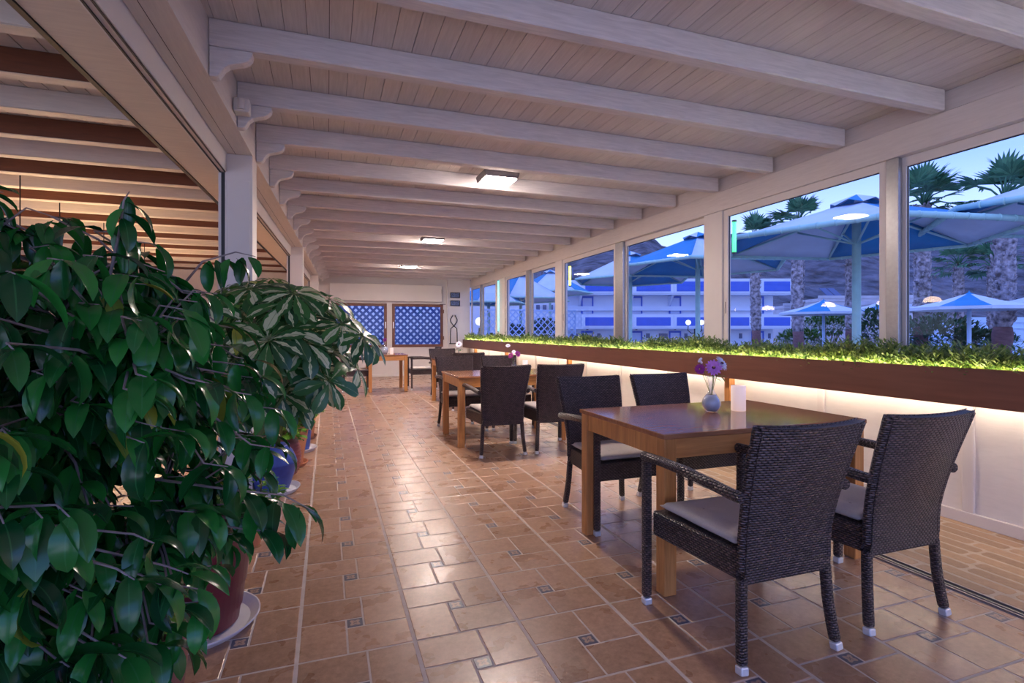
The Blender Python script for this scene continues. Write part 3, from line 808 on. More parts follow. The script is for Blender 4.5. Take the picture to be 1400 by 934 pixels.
# ------------------------------------------------------------------ vases, flowers, candles
TZ = .7555
def make_vase(loc, label, s=1.0, kind=0):
    t = thing('glass_vase', label, 'vase', loc)
    if kind == 0:
        outp = [(.028, 0), (.033, .003), (.050, .025), (.056, .048), (.050, .072), (.032, .098), (.018, .118), (.0145, .135), (.0165, .165), (.024, .198), (.029, .212)]
    else:
        outp = [(.042, 0), (.045, .003), (.036, .022), (.020, .045), (.012, .068), (.010, .085), (.013, .105), (.018, .115)]
    outp = [(r * s, z * s) for r, z in outp]
    inn = [(max(.001, r - .0022), z + (.003 if i == 0 else 0)) for i, (r, z) in enumerate(outp)][::-1]
    f = MB(); f.lathe([(0, 0)] + outp + inn + [(0, .003)], n=28); o = f.build('body', 'vaseglass', t, smooth=True)
    wl = [(r, z) for r, z in outp if z < (.10 if kind == 0 else .05) * s]
    f = MB(); f.lathe([(0, .004)] + [(max(.001, r - .0035), max(z, .004)) for r, z in wl] + [(0, wl[-1][1])], n=24); f.build('water', 'water', t, smooth=True)
    return t
def flower(root, head, nrm, rad, petal, name, label, npet=16, rows=2, wid=.011, eye=True, group=None, cen='flower_dot'):
    """a daisy-like flower standing in a vase"""
    t = thing(name, label, 'flower', root, 0, group)
    r0 = Vector(root); h = Vector(head) - r0; nrm = Vector(nrm).normalized()
    f = MB(); f.tube([(0, 0, 0), h * .55 + Vector((0, 0, .01)), h - nrm * .004], .0016, 6); f.build('stem', 'greenstem', t, smooth=True)
    a = nrm.orthogonal().normalized(); b = nrm.cross(a)
    f = MB(); random.seed(len(label))
    for rw in range(rows):
        for k in range(npet):
            an = 2 * PI * (k + .5 * rw) / npet + random.uniform(-.06, .06)
            d = a * math.cos(an) + b * math.sin(an)
            L = rad * (1 - .22 * rw) * random.uniform(.92, 1.05)
            f.leaf(h + d * .003 + nrm * .002 * rw, d + nrm * (.18 + .28 * rw), nrm, L, wid, .35, .25, 4, 0, 2)
    f.build('petals', petal, t, smooth=True)
    f = MB()
    if eye:
        f.ball(h + nrm * .004, rad * .26, 10, 0, (1, 1, .7)); f.build('flower_centre', ['flower_eye'], t, smooth=True)
        f = MB(); f.ball(h + nrm * .009, rad * .15, 8); f.build('flower_disc', cen, t, smooth=True)
    return t
def candle(loc, label, r=.0265, h=.098):
    t = thing('led_candle', label, 'candle', loc)
    f = MB(); f.lathe([(r - .001, 0), (r, .002), (r, h - .002), (r - .0015, h), (r - .004, h), (r - .0045, h - .022), (0, h - .024)], n=28); f.lathe([(0, 0), (r - .001, 0)], n=28)
    f.build('body', 'candle', t, smooth=True)
    f = MB(); f.lathe([(.001, h - .023), (.0035, h - .019), (.003, h - .012), (.0005, h - .004)], n=10); f.build('flame_tip', 'candle_in', t, smooth=True)
    return t
vx, vy = 2.150, 2.545
make_vase((vx, vy, TZ), 'round glass vase of water holding purple flowers on nearest table', 1.0)
cdir = Vector((-.55, -.83, .05))
flower((vx, vy, TZ + .10), (vx - .010, vy - .030, TZ + .262), cdir + Vector((0, 0, .25)), .046, 'petal_purple', 'purple_daisy', 'large purple daisy at the front of the bouquet on nearest table', 15, 2, .017)
flower((vx + .003, vy + .004, TZ + .10), (vx + .058, vy - .014, TZ + .285), Vector((.35, -.65, .45)), .048, 'petal_white', 'white_daisy', 'white daisy leaning out behind the large purple daisy', 13, 2, .015)
flower((vx - .004, vy + .003, TZ + .10), (vx - .070, vy + .016, TZ + .252), cdir + Vector((-.5, 0, .1)), .031, 'petal_magenta', 'magenta_flower', 'small dark magenta flower beside the large purple daisy on nearest table', 14, 3, .012)
t = thing('bud_sprig', 'sprig of tiny pale buds rising above the magenta flower', 'flower sprig', (vx - .002, vy + .006, TZ + .10))
f = MB(); f.tube([(0, 0, 0), (-.03, .01, .12), (-.066, .014, .205)], .0011, 5); f.tube([(-.04, .011, .143), (-.052, .016, .188)], .0009, 5); f.build('stem', 'greenstem', t)
f = MB()
for p in [(-.066, .014, .208), (-.058, .015, .197), (-.074, .012, .198), (-.052, .016, .190), (-.062, .008, .214)]: f.ball(p, .007, 8)
f.build('buds', 'petal_white', t, smooth=True)
t = thing('leaf_sprig', 'dark green leaf sprig hanging out of the bouquet on nearest table', 'leaves', (vx + .001, vy - .004, TZ + .10))
f = MB(); f.tube([(0, 0, 0), (.012, -.004, .11), (.05, -.014, .115)], .0014, 5); f.tube([(0, 0, 0), (0, -.014, .11)], .0014, 5); f.build('stem', 'greenstem', t)
f = MB()
for (p, d, L) in [((.012, -.004, .108), (1, -.3, .15), .065), ((.04, -.012, .114), (1, -.2, -.7), .06), ((.045, -.013, .115), (1, .2, .0), .06), ((0, -.014, .105), (-.8, -.3, .3), .055), ((0, -.014, .10), (.3, -.6, -.1), .045), ((.005, -.005, .11), (.6, .3, .5), .06), ((0, -.005, .10), (-.9, .3, .35), .055), ((.03, -.01, .112), (.9, -.5, -.3), .06)]:
    f.leaf(p, d, (0, 0, 1), L, .018, .6, .2, 4)
f.build('leaves', 'scheff_green', t, smooth=True)
candle((2.331, 2.525, TZ), 'pale cylindrical candle beside the glass vase on nearest table', .042, .150)
# middle table
v2 = (2.16, 6.08, TZ)
make_vase(v2, 'small flared glass vase on middle table', 1.35, 1)
flower((v2[0], v2[1], TZ + .08), (v2[0] + .045, v2[1] - .01, TZ + .20), cdir + Vector((.8, 0, .4)), .042, 'petal_magenta', 'dark_purple_flower', 'dark purple flower on the planter side of the middle table vase', 14, 3, .014)
flower((v2[0] - .003, v2[1], TZ + .08), (v2[0] - .04, v2[1] - .01, TZ + .18), cdir + Vector((-.5, 0, .3)), .036, 'petal_magenta', 'dark_purple_flower', 'dark purple flower on the aisle side of the middle table vase', 14, 3, .014)
flower((v2[0], v2[1] + .004, TZ + .08), (v2[0] - .075, v2[1], TZ + .30), (-.3, -.6, .7), .028, 'petal_white', 'white_flower', 'white flower on the tallest stem in the middle table vase', 10, 2, .016)
flower((v2[0], v2[1] + .002, TZ + .08), (v2[0], v2[1], TZ + .225), cdir + Vector((0, 0, .6)), .026, 'petal_white', 'white_flower', 'small white flower low between the purple ones on middle table', 10, 1, .012)
candle((2.33, 6.13, TZ), 'warm glowing candle on middle table in front of a chair back', .034, .12)
# third table
v3 = (2.16, 8.95, TZ)
make_vase(v3, 'small glass vase holding a white flower on third table', 1.4, 1)
flower((v3[0], v3[1], TZ + .08), (v3[0], v3[1] - .01, TZ + .25), cdir + Vector((0, 0, .5)), .06, 'petal_white', 'white_flower', 'white flower in the vase on third table', 14, 2, .022)
t = thing('leaf_sprig', 'dark leaves below the white flower on third table', 'leaves', (v3[0], v3[1] - .003, TZ + .1))
f = MB()
f.tube([(0, 0, -.02), (0, -.004, .06)], .002, 5)
for k in range(7): f.leaf((0, 0, .04 + .006 * k), (math.cos(k * 2.4), math.sin(k * 2.4), .1), (0, 0, 1), .09, .03, .7, .2, 4)
f.build('leaves', 'ficus_leaf', t, smooth=True)
# lone table
v4 = (1.14, 11.45, TZ)
make_vase(v4, 'small glass vase on the lone table before the lattice windows', 1.5, 0)
flower((v4[0], v4[1], TZ + .09), (v4[0] + .01, v4[1] - .01, TZ + .30), cdir + Vector((0, 0, .3)), .045, 'petal_magenta', 'dark_pink_flower', 'dark pink flower in the vase on the lone table', 14, 2, .016)
candle((1.275, 11.3, TZ), 'glowing candle on the lone table before the lattice windows', .038, .13)

# ------------------------------------------------------------------ pots
def pot(loc, label, mat, prof, saucer=None, rim=None, name='flower_pot', group='plant pots along the open side'):
    t = thing(name, label, 'flower pot', loc, 0, group)
    z0 = .014 if saucer else 0
    if saucer:
        r = saucer[1]
        f = MB(); f.lathe([(0, 0), (r * .86, 0), (r, .030), (r, .036), (r - .006, .036), (r * .84, .008), (0, .008)], n=40); f.build('saucer', saucer[0], t, smooth=False)
    top = prof[-1]
    inn = [(top[0] - .012, top[1]), (top[0] - .016, top[1] - .035)]
    f = MB(); f.lathe([(0, z0)] + [(r, z + z0) for r, z in prof] + [(r, z + z0) for r, z in inn], n=40); f.build('body', mat, t, smooth=True).data
    for o in t.children: pass
    f = MB(); f.lathe([(0, top[1] + z0 - .028), (top[0] - .017, top[1] + z0 - .034)], n=30); f.build('soil', 'soil', t)
    return top[1] + z0 - .03
def taper(r0, r1, h, rim=.02, rh=.05):
    return [(r0, 0), (r0 + .001, .002), (r1 - rim, h - rh - .004), (r1 - rim, h - rh - .002), (r1 - .001, h - rh), (r1, h - rh + .004), (r1, h - .003), (r1 - .003, h)]

pot((-.80, 1.42, 0), 'terracotta pot holding the large glossy ficus nearest to camera', 'terracotta', taper(.15, .20, .36))
pot((-.565, 2.04, 0), 'brown clay pot in front of the burgundy pot, small yellow-edged leaves over its rim', 'terra_dark', taper(.10, .145, .25))
pot((-.52, 2.50, 0), 'large burgundy pot standing in a white saucer', 'burgundy', [(.16, 0), (.163, .003), (.17, .06), (.176, .062), (.188, .16), (.193, .163), (.215, .36), (.225, .365), (.228, .40), (.224, .404)], ('saucer', .245))
pot((-.47, 3.38, 0), 'small terracotta pot of bright leaves half hidden behind the burgundy pot', 'terracotta', taper(.10, .14, .24))
pot((-.40, 4.42, 0), 'blue clay jar with banded belly in a white saucer, beside the ribbed jar', 'bluepot', [(.105, 0), (.12, .01), (.155, .12), (.172, .20), (.176, .205), (.176, .214), (.165, .25), (.14, .30), (.118, .325), (.122, .34), (.118, .345)], ('saucer', .20))
ribs = [(.10, 0)]
for q in range(11):
    z = .02 + q * .026; r = .11 + .058 * math.sin(PI * min(1, (z + .04) / .40)); ribs += [(r + .005, z + .006), (r + .006, z + .014), (r - .002, z + .023)]
pot((-.385, 4.86, 0), 'dark red ribbed clay jar behind the blue jar', 'mauvepot', ribs + [(.12, .33), (.118, .334)])
pot((-.335, 5.22, 0), 'tall terracotta pot with thick rim beside the ribbed jar', 'terracotta', taper(.115, .185, .375, .018, .06), ('terracotta', .165))
pot((-.29, 5.85, 0), 'blue painted pot in a white saucer behind the thick rimmed terracotta pot', 'bluepot', taper(.11, .165, .37), ('saucer', .19))
pot((-.265, 6.5, 0), 'terracotta pot farthest along the row', 'terracotta', taper(.11, .165, .36), ('terra_dark', .15))

# ------------------------------------------------------------------ plants
def ficus(loc, label, center, rad, ncl, seed):
    random.seed(seed)
    t = thing('potted_ficus', label, 'plant', loc)
    loc = Vector(loc)
    C_ = Vector(center) - loc
    br = MB(); lf = MB()
    # trunk and main limbs
    forks = []
    for k in range(9):
        an = k * 2.4 + .3; zf = .35 + .5 * (k / 9)
        base = Vector((0.01 * k, 0, .10 + .06 * k))
        tip = C_ + Vector((math.cos(an) * rad[0] * .7, math.sin(an) * rad[1] * .7, (-.5 + 1.15 * k / 9) * rad[2] + .1))
        mid = base.lerp(tip, .5) + Vector((0, 0, .06))
        br.tube([base, base.lerp(mid, .5) + Vector((.01, .01, .02)), mid, mid.lerp(tip, .5) + Vector((0, 0, .02)), tip], [.012, .010, .008, .006, .003], 6)
        for q in range(2, 9): forks.append(base.lerp(tip, q / 9) + Vector((0, 0, .04)))
    br.tube([(0, 0, -.03), (.01, .01, .2), (0.0, 0, .55), (.03, 0, .95)], [.022, .018, .014, .008], 8)
    for n_ in range(ncl):
        for _ in range(60):
            u = Vector((random.uniform(-1, 1), random.uniform(-1, 1), random.uniform(-1, 1)))
            l = u.length
            if l > 1 or l < .25: continue
            P = C_ + Vector((u.x * rad[0], u.y * rad[1], u.z * rad[2]))
            w = P + loc
            if w.x * SN + w.y * CS < .72: continue           # keeps clear of where the viewer stands
            break
        else: continue
        q = min(forks, key=lambda a: (a - P).length)
        d = (P - q); 
        if d.length > .35: q = P - d.normalized() * .30
        out = Vector((u.x, u.y, .2)).normalized()
        T = P + out * .05 + Vector((0, 0, -.02))
        br.tube([q, q.lerp(P, .5) + Vector((0, 0, .025)), P, T], [.0035, .0028, .002, .0012], 5)
        nl = random.randint(7, 10)
        for k in range(nl):
            tt = .25 + .75 * k / nl; p = q.lerp(P, tt) + Vector((0, 0, .02 * (1 - abs(2 * tt - 1))))
            if k > nl - 4: p = P.lerp(T, (k - nl + 4) / 3)
            an = k * 2.5 + n_
            sd = Vector((math.cos(an), math.sin(an), 0))
            dr = out * .45 + sd * .62 + Vector((0, 0, random.uniform(-1.1, .0)))
            L = random.uniform(.074, .112); 
            lf.leaf(p, dr, (0, 0, 1), L, L * random.uniform(.36, .45), random.uniform(.7, 1.6), random.uniform(.18, .5), 6)
    br.build('branches', 'bark', t, smooth=True); lf.build('foliage', 'ficus_leaf', t, smooth=True)
    return t
fx = ficus((-.80, 1.42, .33), 'large glossy dark green ficus bush filling the near corner', (-.76, 1.38, .95), (.62, .52, .62), 900, 5)
def sprig(par, pts, n, seed, L0=.085):
    random.seed(seed); br = MB(); lf = MB(); br.tube(pts, [.004, .003, .002, .0012][:len(pts)], 5)
    for k in range(n):
        a, b = pts[-2], pts[-1]; p = Vector(pts[-3]).lerp(Vector(pts[-1]), k / n) if len(pts) > 2 else Vector(a).lerp(Vector(b), k / n)
        an = k * 2.5; dr = Vector((.3 + .6 * math.cos(an), .6 * math.sin(an), random.uniform(-.9, -.2)))
        L = random.uniform(.9, 1.1) * L0; lf.leaf(p, dr, (0, 0, 1), L, L * .42, 1.0, .3, 6)
    br.build('branch', 'bark', par, smooth=True); lf.build('leaf_spray', 'ficus_leaf', par, smooth=True)
# sprays reaching out of the crown
fl = Vector(fx.location)
sprig(fx, [Vector(p) - fl for p in [(-.40, 1.40, .90), (-.22, 1.38, .86), (-.10, 1.36, .84), (-.03, 1.34, .80)]], 11, 2, .105)
sprig(fx, [Vector(p) - fl for p in [(-.45, 1.35, 1.30), (-.42, 1.34, 1.45), (-.41, 1.33, 1.51), (-.40, 1.33, 1.53)]], 7, 4)
sprig(fx, [Vector(p) - fl for p in [(-.75, 1.40, 1.30), (-.80, 1.38, 1.48), (-.79, 1.36, 1.56), (-.77, 1.35, 1.585)]], 8, 6)
sprig(fx, [Vector(p) - fl for p in [(-.75, 1.42, 1.25), (-.68, 1.43, 1.44), (-.62, 1.43, 1.50), (-.56, 1.43, 1.48)]], 10, 11)
sprig(fx, [Vector(p) - fl for p in [(-.80, 1.42, 1.25), (-.74, 1.43, 1.46), (-.71, 1.43, 1.54), (-.66, 1.43, 1.53)]], 10, 12)
sprig(fx, [Vector(p) - fl for p in [(-.60, 1.42, 1.20), (-.50, 1.43, 1.36), (-.44, 1.43, 1.40), (-.36, 1.43, 1.37)]], 9, 13)
sprig(fx, [Vector(p) - fl for p in [(-.40, 1.6, 1.30), (-.32, 1.62, 1.42), (-.24, 1.62, 1.45), (-.19, 1.62, 1.44)]], 8, 9)

def umbrella_plant(loc, label, center, rad, nlv, seed, mat, LL=.115, stems=6):
    random.seed(seed); t = thing('umbrella_plant', label, 'plant', loc); loc = Vector(loc); C_ = Vector(center) - loc
    st = MB(); lf = MB(); tips = []
    for k in range(stems):
        an = k * 2.4; tip = C_ + Vector((math.cos(an) * rad[0] * .55, math.sin(an) * rad[1] * .55, random.uniform(-.1, .6) * rad[2]))
        b0 = Vector((.03 * math.cos(an), .03 * math.sin(an), -.03)); st.tube([b0, b0.lerp(tip, .4) + Vector((0, 0, .08)), b0.lerp(tip, .75) + Vector((0, 0, .05)), tip], [.010, .009, .007, .005], 7)
        for q in range(3, 9): tips.append(b0.lerp(tip, q / 8.0))
    for n_ in range(nlv):
        while True:
            u = Vector((random.uniform(-1, 1), random.uniform(-1, 1), random.uniform(-1, 1)))
            if .5 < u.length < 1: break
        P = C_ + Vector((u.x * rad[0], u.y * rad[1], u.z * rad[2])); q = min(tips, key=lambda a: (a - P).length)
        st.tube([q, q.lerp(P, .5) + Vector((0, 0, .03)), P], [.0026, .0022, .002], 5)
        nrm = (Vector((u.x, u.y, u.z * .6)) * .8 + Vector((0, -.25, .65))).normalized(); a = nrm.orthogonal().normalized(); b = nrm.cross(a)
        nf = random.randint(7, 9); ph = random.uniform(0, 6)
        for k in range(nf):
            an = ph + 2 * PI * k / nf * .97; d = a * math.cos(an) + b * math.sin(an)
            L = LL * random.uniform(.8, 1.1); p1 = P + d * .018
            st.tube([P, p1], .0012, 4, cap=False)
            lf.leaf(p1, d - nrm * .12, nrm, L, L * .44, random.uniform(.35, .8), .15, 6, 0, 1)
    st.build('stems', 'greenstem', t, smooth=True); lf.build('foliage', mat, t, smooth=True)
    return t
umbrella_plant((-.52, 2.50, .37), 'variegated umbrella plant with cream-splashed leaflets rising from the burgundy pot', (-.21, 2.85, 1.15), (.44, .48, .32), 80, 12, 'scheff_leaf', .148)
umbrella_plant((-.40, 4.42, .31), 'plain green umbrella plant behind the variegated one', (-.36, 3.80, 1.20), (.42, .45, .40), 85, 17, 'scheff_green', .105)

def leafy(loc, label, rad, n, L, mat, seed, name='potted_herb', W=.7, shape=1, stems=True, up=.5):
    random.seed(seed); t = thing(name, label, 'plant', loc); st = MB(); lf = MB()
    for k in range(n):
        an = random.uniform(0, 2 * PI); r = math.sqrt(random.uniform(0, 1)); h = random.uniform(.2, 1) * rad[1] * (1.1 - .5 * r)
        P = Vector((rad[0] * r * math.cos(an), rad[0] * r * math.sin(an), h)); b0 = Vector((.25 * P.x, .25 * P.y, -.02))
        st.tube([b0, b0.lerp(P, .6) + Vector((0, 0, .02)), P], [.0022, .0018, .001], 4, cap=False)
        for q in range(3):
            a2 = an + (q - 1) * 1.3 + random.uniform(-.4, .4); l = L * random.uniform(.7, 1.15)
            lf.leaf(P - Vector((0, 0, .012 * q)), (math.cos(a2), math.sin(a2), random.uniform(-.2, up)), (0, 0, 1), l, l * W, random.uniform(.3, 1), .2, 4, 0, shape)
    st.build('stems', 'greenstem', t, smooth=True); lf.build('foliage', mat, t, smooth=True)
    return t
leafy((-.565, 2.04, .22), 'small plant with pale yellow-edged leaves in the brown clay pot', (.17, .16), 34, .075, 'bright_leaf', 31, W=.45, shape=0)
leafy((-.47, 3.38, .21), 'bright green rosette plant in the small half hidden terracotta pot', (.20, .20), 60, .07, 'bright_leaf', 32, W=.5)
leafy((-.385, 4.86, .305), 'bright leafy plant in the ribbed jar with a yellow leaf', (.20, .26), 70, .08, 'bright_leaf', 33, W=.6)
leafy((-.335, 5.22, .36), 'light green geranium in the thick rimmed terracotta pot', (.22, .30), 110, .055, 'bright_leaf', 34, W=.95, shape=2)
leafy((-.29, 5.85, .355), 'light green trailing plant in the blue pot behind the terracotta one', (.25, .26), 80, .065, 'bright_leaf', 35, W=.6)
leafy((-.265, 6.5, .33), 'dark leafy plant in the farthest terracotta pot', (.20, .45), 70, .08, 'scheff_green', 36, W=.55)

# ------------------------------------------------------------------ OUTSIDE
GZ = -1.1
f = MB(); f.box(XW + .13, 500, -200, 600, GZ - .3, GZ); f.box(-400, XW + .13, YB + .13, 600, GZ - .3, GZ)
struct(f.build('ground', 'ground_out'))
f = MB(); f.box(XW + .14, XW + .8, Y0, YB + 1.5, GZ, -.05); f.box(-8, XW + .14, YB + .13, YB + 2.6, GZ, -.05); f.box(-7.6, XW + .12, Y0, YB + .12, GZ, -.125); struct(f.build('terrace_slab', 'ground_out'))

def canopy(par, R0, zr, za, ns, rot, vent=.22, twisted=0):
    cn = MB(); rim = MB(); ribs = MB()
    P = [Vector((R0 * math.cos(rot + 2 * PI * k / ns), R0 * math.sin(rot + 2 * PI * k / ns), zr)) for k in range(ns)]
    for k in range(ns):
        a, b = P[k], P[(k + 1) % ns]
        ta = Vector((a.x * vent / R0, a.y * vent / R0, za - .05)); tb = Vector((b.x * vent / R0, b.y * vent / R0, za - .05))
        rows = 5; V = []
        for i in range(rows + 1):
            t = i / rows; sag = -.05 * math.sin(PI * t)
            for j in range(5):
                s_ = j / 4; p = a.lerp(b, s_).lerp(ta.lerp(tb, s_), t); V.append(p + Vector((0, 0, sag * (1 - abs(2 * s_ - 1)) - .0)))
        F = [(i * 5 + j, i * 5 + j + 1, (i + 1) * 5 + j + 1, (i + 1) * 5 + j) for i in range(rows) for j in range(4)]
        cn.add(V, F, k % 2)
        rim.tube([a, b], .040, 8); 
        n = 9
        for q in range(1, n):
            p = a.lerp(b, q / n); d_ = (b - a).normalized() * .012; rim.tube([p - d_, p + d_], .046, 8)
        ribs.tube([a, Vector((0, 0, za - .12))], .02, 6); ribs.tube([a * .42 + Vector((0, 0, zr * .58 + (za - zr) * .42)), (0, 0, zr - .05)], .016, 6)
    cn.build('canopy', ['canvas_white', 'canvas_blue'], par, solid=.006, smooth=True)
    rim.build('rim_tube', 'greenpole', par, smooth=True); ribs.build('ribs', 'canvas_white' if 0 else 'greenpole', par, smooth=True)
    vt = MB(); rr = vent + .16
    for k in range(ns):
        a0 = rot + 2 * PI * k / ns; a1 = rot + 2 * PI * (k + 1) / ns
        am = (a0 + a1) / 2
        V = [(rr * math.cos(a0), rr * math.sin(a0), za - .07), (rr * .95 * math.cos(am), rr * .95 * math.sin(am), za - .005), (rr * math.cos(a1), rr * math.sin(a1), za - .07), (0, 0, za + .12)]
        vt.add(V, [(0, 1, 3), (1, 2, 3)], (k + 1) % 2)
    vt.build('vent_cap', ['canvas_white', 'canvas_blue'], par, solid=.006)
def big_parasol(px, depth, R0, zr, za, rot, label):
    x, y = place(px, depth)
    t = thing('pool_parasol', label, 'parasol', (x, y, GZ), 0, 'large blue and white parasols outside the windows')
    f = MB(); f.tube([(0, 0, 0), (0, 0, za - GZ - .05)], .062, 14); f.build('pole', 'greenpole', t, smooth=True)
    f = MB(); f.lathe([(0, 0), (.4, 0), (.4, .08), (.08, .11), (0, .11)], n=20); f.build('base', 'ground_out', t)
    canopy(t, R0, zr - GZ, za - GZ, 6, rot)
big_parasol(1171, 8.3, 2.10, 2.66, 3.28, PI / 3 -YAW + .16, 'large blue and white parasol filling the window nearest to the green tube light')
big_parasol(954, 13.2, 2.15, 2.83, 3.62, -YAW + .12, 'large parasol beyond the second bay, in front of the white hotel')
big_parasol(862, 18.5, 2.1, 3.02, 3.95, PI / 3 -YAW + .3, 'large parasol beyond the second bay, farther than the one with visible pole')
big_parasol(1514, 7.0, 2.10, 2.85, 3.5, PI / 3 -YAW + .05, 'large parasol cut by the frame at the nearest window pane')
big_parasol(752, 27, 2.2, 3.2, 4.3, -YAW, 'pale parasol just beyond the yellow tube light')
big_parasol(712, 22, 2.2, 2.55, 3.6, -YAW + .3, 'pale parasol seen behind the lattice fence')
big_parasol(668, 20, 1.5, 2.3, 3.1, -YAW + .3, 'pale parasol beyond the ornate double lamp post')
def small_parasol(px, depth, R0, zr, za, rot, label, rz=0):
    x, y = place(px, depth)
    t = thing('garden_parasol', label, 'parasol', (x, y, GZ), 0, 'small parasols in the garden')
    f = MB(); f.tube([(0, 0, 0), (0, 0, za - GZ)], .05, 10); f.build('pole', 'palepole', t, smooth=True)
    f = MB(); f.lathe([(0, 0), (.3, 0), (.3, .06), (.06, .09), (0, .09)], n=16); f.build('base', 'ground_out', t)
    cn = MB(); ns = 8
    for k in range(ns):
        a0 = rot + 2 * PI * k / ns; a1 = rot + 2 * PI * (k + 1) / ns; zz = zr - GZ; zt = za - GZ
        a = Vector((R0 * math.cos(a0), R0 * math.sin(a0), zz)); b = Vector((R0 * math.cos(a1), R0 * math.sin(a1), zz)); c = Vector((0, 0, zt))
        cn.add([a, b, b.lerp(c, .5) - Vector((0, 0, .03)), a.lerp(c, .5) - Vector((0, 0, .03)), c], [(0, 1, 2, 3), (3, 2, 4)], (k % 2))
        cn.add([a, b, b - Vector((0, 0, .08)), a - Vector((0, 0, .08))], [(0, 1, 2, 3)], 0)
    cn.build('canopy', ['canvas_white', 'canvas_blue'], t, solid=.006)
    f = MB(); f.lathe([(.2, zt - .12), (.22, zt - .1), (0.02, zt + .02), (0, zt + .08)], n=10); f.build('vent_cap', 'canvas_blue', t)
small_parasol(1126, 19, 1.45, 1.92, 2.36, -PI / 2 - YAW - PI / 8, 'small garden parasol just before the climbing greenery and stairs')
small_parasol(1218, 19, 1.4, 2.0, 2.42, -PI / 2 - YAW - PI / 8 , 'small garden parasol half hidden by the mullion next to the thick green pole')
small_parasol(1325, 14, 1.32, 1.88, 2.26, -PI / 2 - YAW - PI / 8 - PI / 4 * 0, 'small garden parasol in the middle of the nearest window pane')
small_parasol(1432, 14, 1.1, 1.98, 2.33, -PI / 2 - YAW - PI / 8, 'small garden parasol cut by the frame edge at the nearest window pane')

def palm(px, depth, ztop, rt, rc, seed, label, small=False):
    random.seed(seed); x, y = place(px, depth)
    t = thing('fan_palm', label, 'palm tree', (x, y, GZ), 0, 'fan palms outside')
    h = ztop - GZ; pts = []; rad = []
    for k in range(28):
        z = h * k / 27; pts.append((.05 * math.sin(z * .8 + seed), .04 * math.cos(z * .7 + seed), z)); rad.append(rt * (1 + .09 * math.sin(k * 2.1)) * (1.12 if 2.55 < z < h - .6 else .95))
    cut = max(1, int(27 * 2.55 / h))
    f = MB(); f.tube(pts[cut:], rad[cut:], 12); 
    for k in range(int(260)):
        z = random.uniform(2.6, h); an = random.uniform(0, 6.28); d = Vector((math.cos(an), math.sin(an), 0)); p = d * rt * 1.0 + Vector((0, 0, z))
        f.bar(p, p + d * .05 * rt / .2 + Vector((0, 0, .10)), .05 * rt / .2, .03)
    f.build('trunk', 'palmtrunk', t, smooth=False)
    f = MB(); f.tube(pts[:cut + 1], [r * 1.08 for r in rad[:cut + 1]], 12); f.build('trunk_base', 'palmbase', t, smooth=True)
    top = Vector(pts[-1]); lf = MB(); pe = MB()
    for k in range(24):
        an = k * 2.4; el = random.uniform(-.25, 1.35) if k > 5 else 1.3
        d = Vector((math.cos(an) * math.cos(el), math.sin(an) * math.cos(el), math.sin(el))) + Vector((CS, -SN, 0)) * .16
        d.normalize(); l = rc * random.uniform(.5, .62); p = top + d * l + Vector((0, 0, -.06 * rc)); 
        pe.tube([top, top + d * l * .5 + Vector((0, 0, .05 * rc)), p], [.022 * rc, .016 * rc, .01 * rc], 5)
        side = d.cross(Vector((0, 0, 1))); 
        if side.length < .05: side = Vector((1, 0, 0))
        side.normalize(); up = side.cross(d)
        for q in range(17):
            b = (q - 8) / 8 * 1.45; dd = d * math.cos(b) + side * math.sin(b)
            lf.leaf(p, dd, up, rc * random.uniform(.40, .52) * (1 - .22 * abs(b) / 1.45), .07 * rc, random.uniform(.3, 1.1), .2, 3)
    pe.build('leaf_stalks', 'palm_leaf', t, smooth=True); lf.build('crown', 'palm_leaf', t, smooth=False)
palm(1033, 28, 6.1, .22, 1.6, 1, 'fan palm standing before the end of the white hotel, its crown by the green light')
palm(1091, 23, 5.9, .215, 1.5, 2, 'fan palm between the hotel end and the climbing greenery')
palm(1164, 24, 4.9, .20, 1.5, 3, 'fan palm hidden mostly behind the thick pale green parasol pole')
palm(1261, 18, 5.55, .215, 1.55, 4, 'tall fan palm with a full crown against the sky in nearest pane')
palm(1372, 15, 4.95, .225, 1.45, 5, 'thick trunked fan palm closest to the frame edge')
palm(1310, 26, 4.5, .19, 1.35, 6, 'short fan palm behind the small parasol in nearest pane', True)
palm(1357, 25, 4.35, .18, 1.35, 7, 'short fan palm immediately beside the thick trunked one', True)

# hotel (its frame: x to the side, y away)
def bld(name, label, px0, depth, cat='building'):
    x, y = place(px0, depth)
    return thing(name, label, cat, (x, y, GZ), -YAW)
D = 45.0; U = D / 717.0
H = bld('hotel_building', 'long white hotel with blue balcony panels and blue framed doors', 760, D)
def hx(px): return (px - 760) * U
def hz(py): return 1.23 + (453.5 - py) * U - GZ
X0, X1 = hx(752), hx(1068)
f = MB(); f.box(X0, X1, 1.4, 9, 0, hz(381)); f.box(X0, X1, 1.1, 1.4, hz(424) , hz(418)); f.build('wall', 'hotelwhite', H)
f = MB()
f.box(X0, hx(1084), 0, 1.4, hz(450), hz(447)); f.box(X0, hx(1084), 0, 1.4, hz(403), hz(400))
f.build('balcony_slab', 'hotelwhite', H)
for (a, b) in [(796, 866), (866, 921), (921, 975), (975, 1028), (1040, 1084)]:
    for (y0, y1) in [(448, 430), (401, 381)]:
        f = MB(); f.box(hx(a), hx(b) - .02, -.08, .06, hz(y0), hz(y1)); o = f.build('balcony', 'hotelwhite', H)
        f = MB(); f.box(hx(a) + .25, hx(b) - .28, -.11, -.081, hz(y0 - 2.5), hz(y1 + 4.0)); f.build('balcony_panel', 'hotelblue', o)
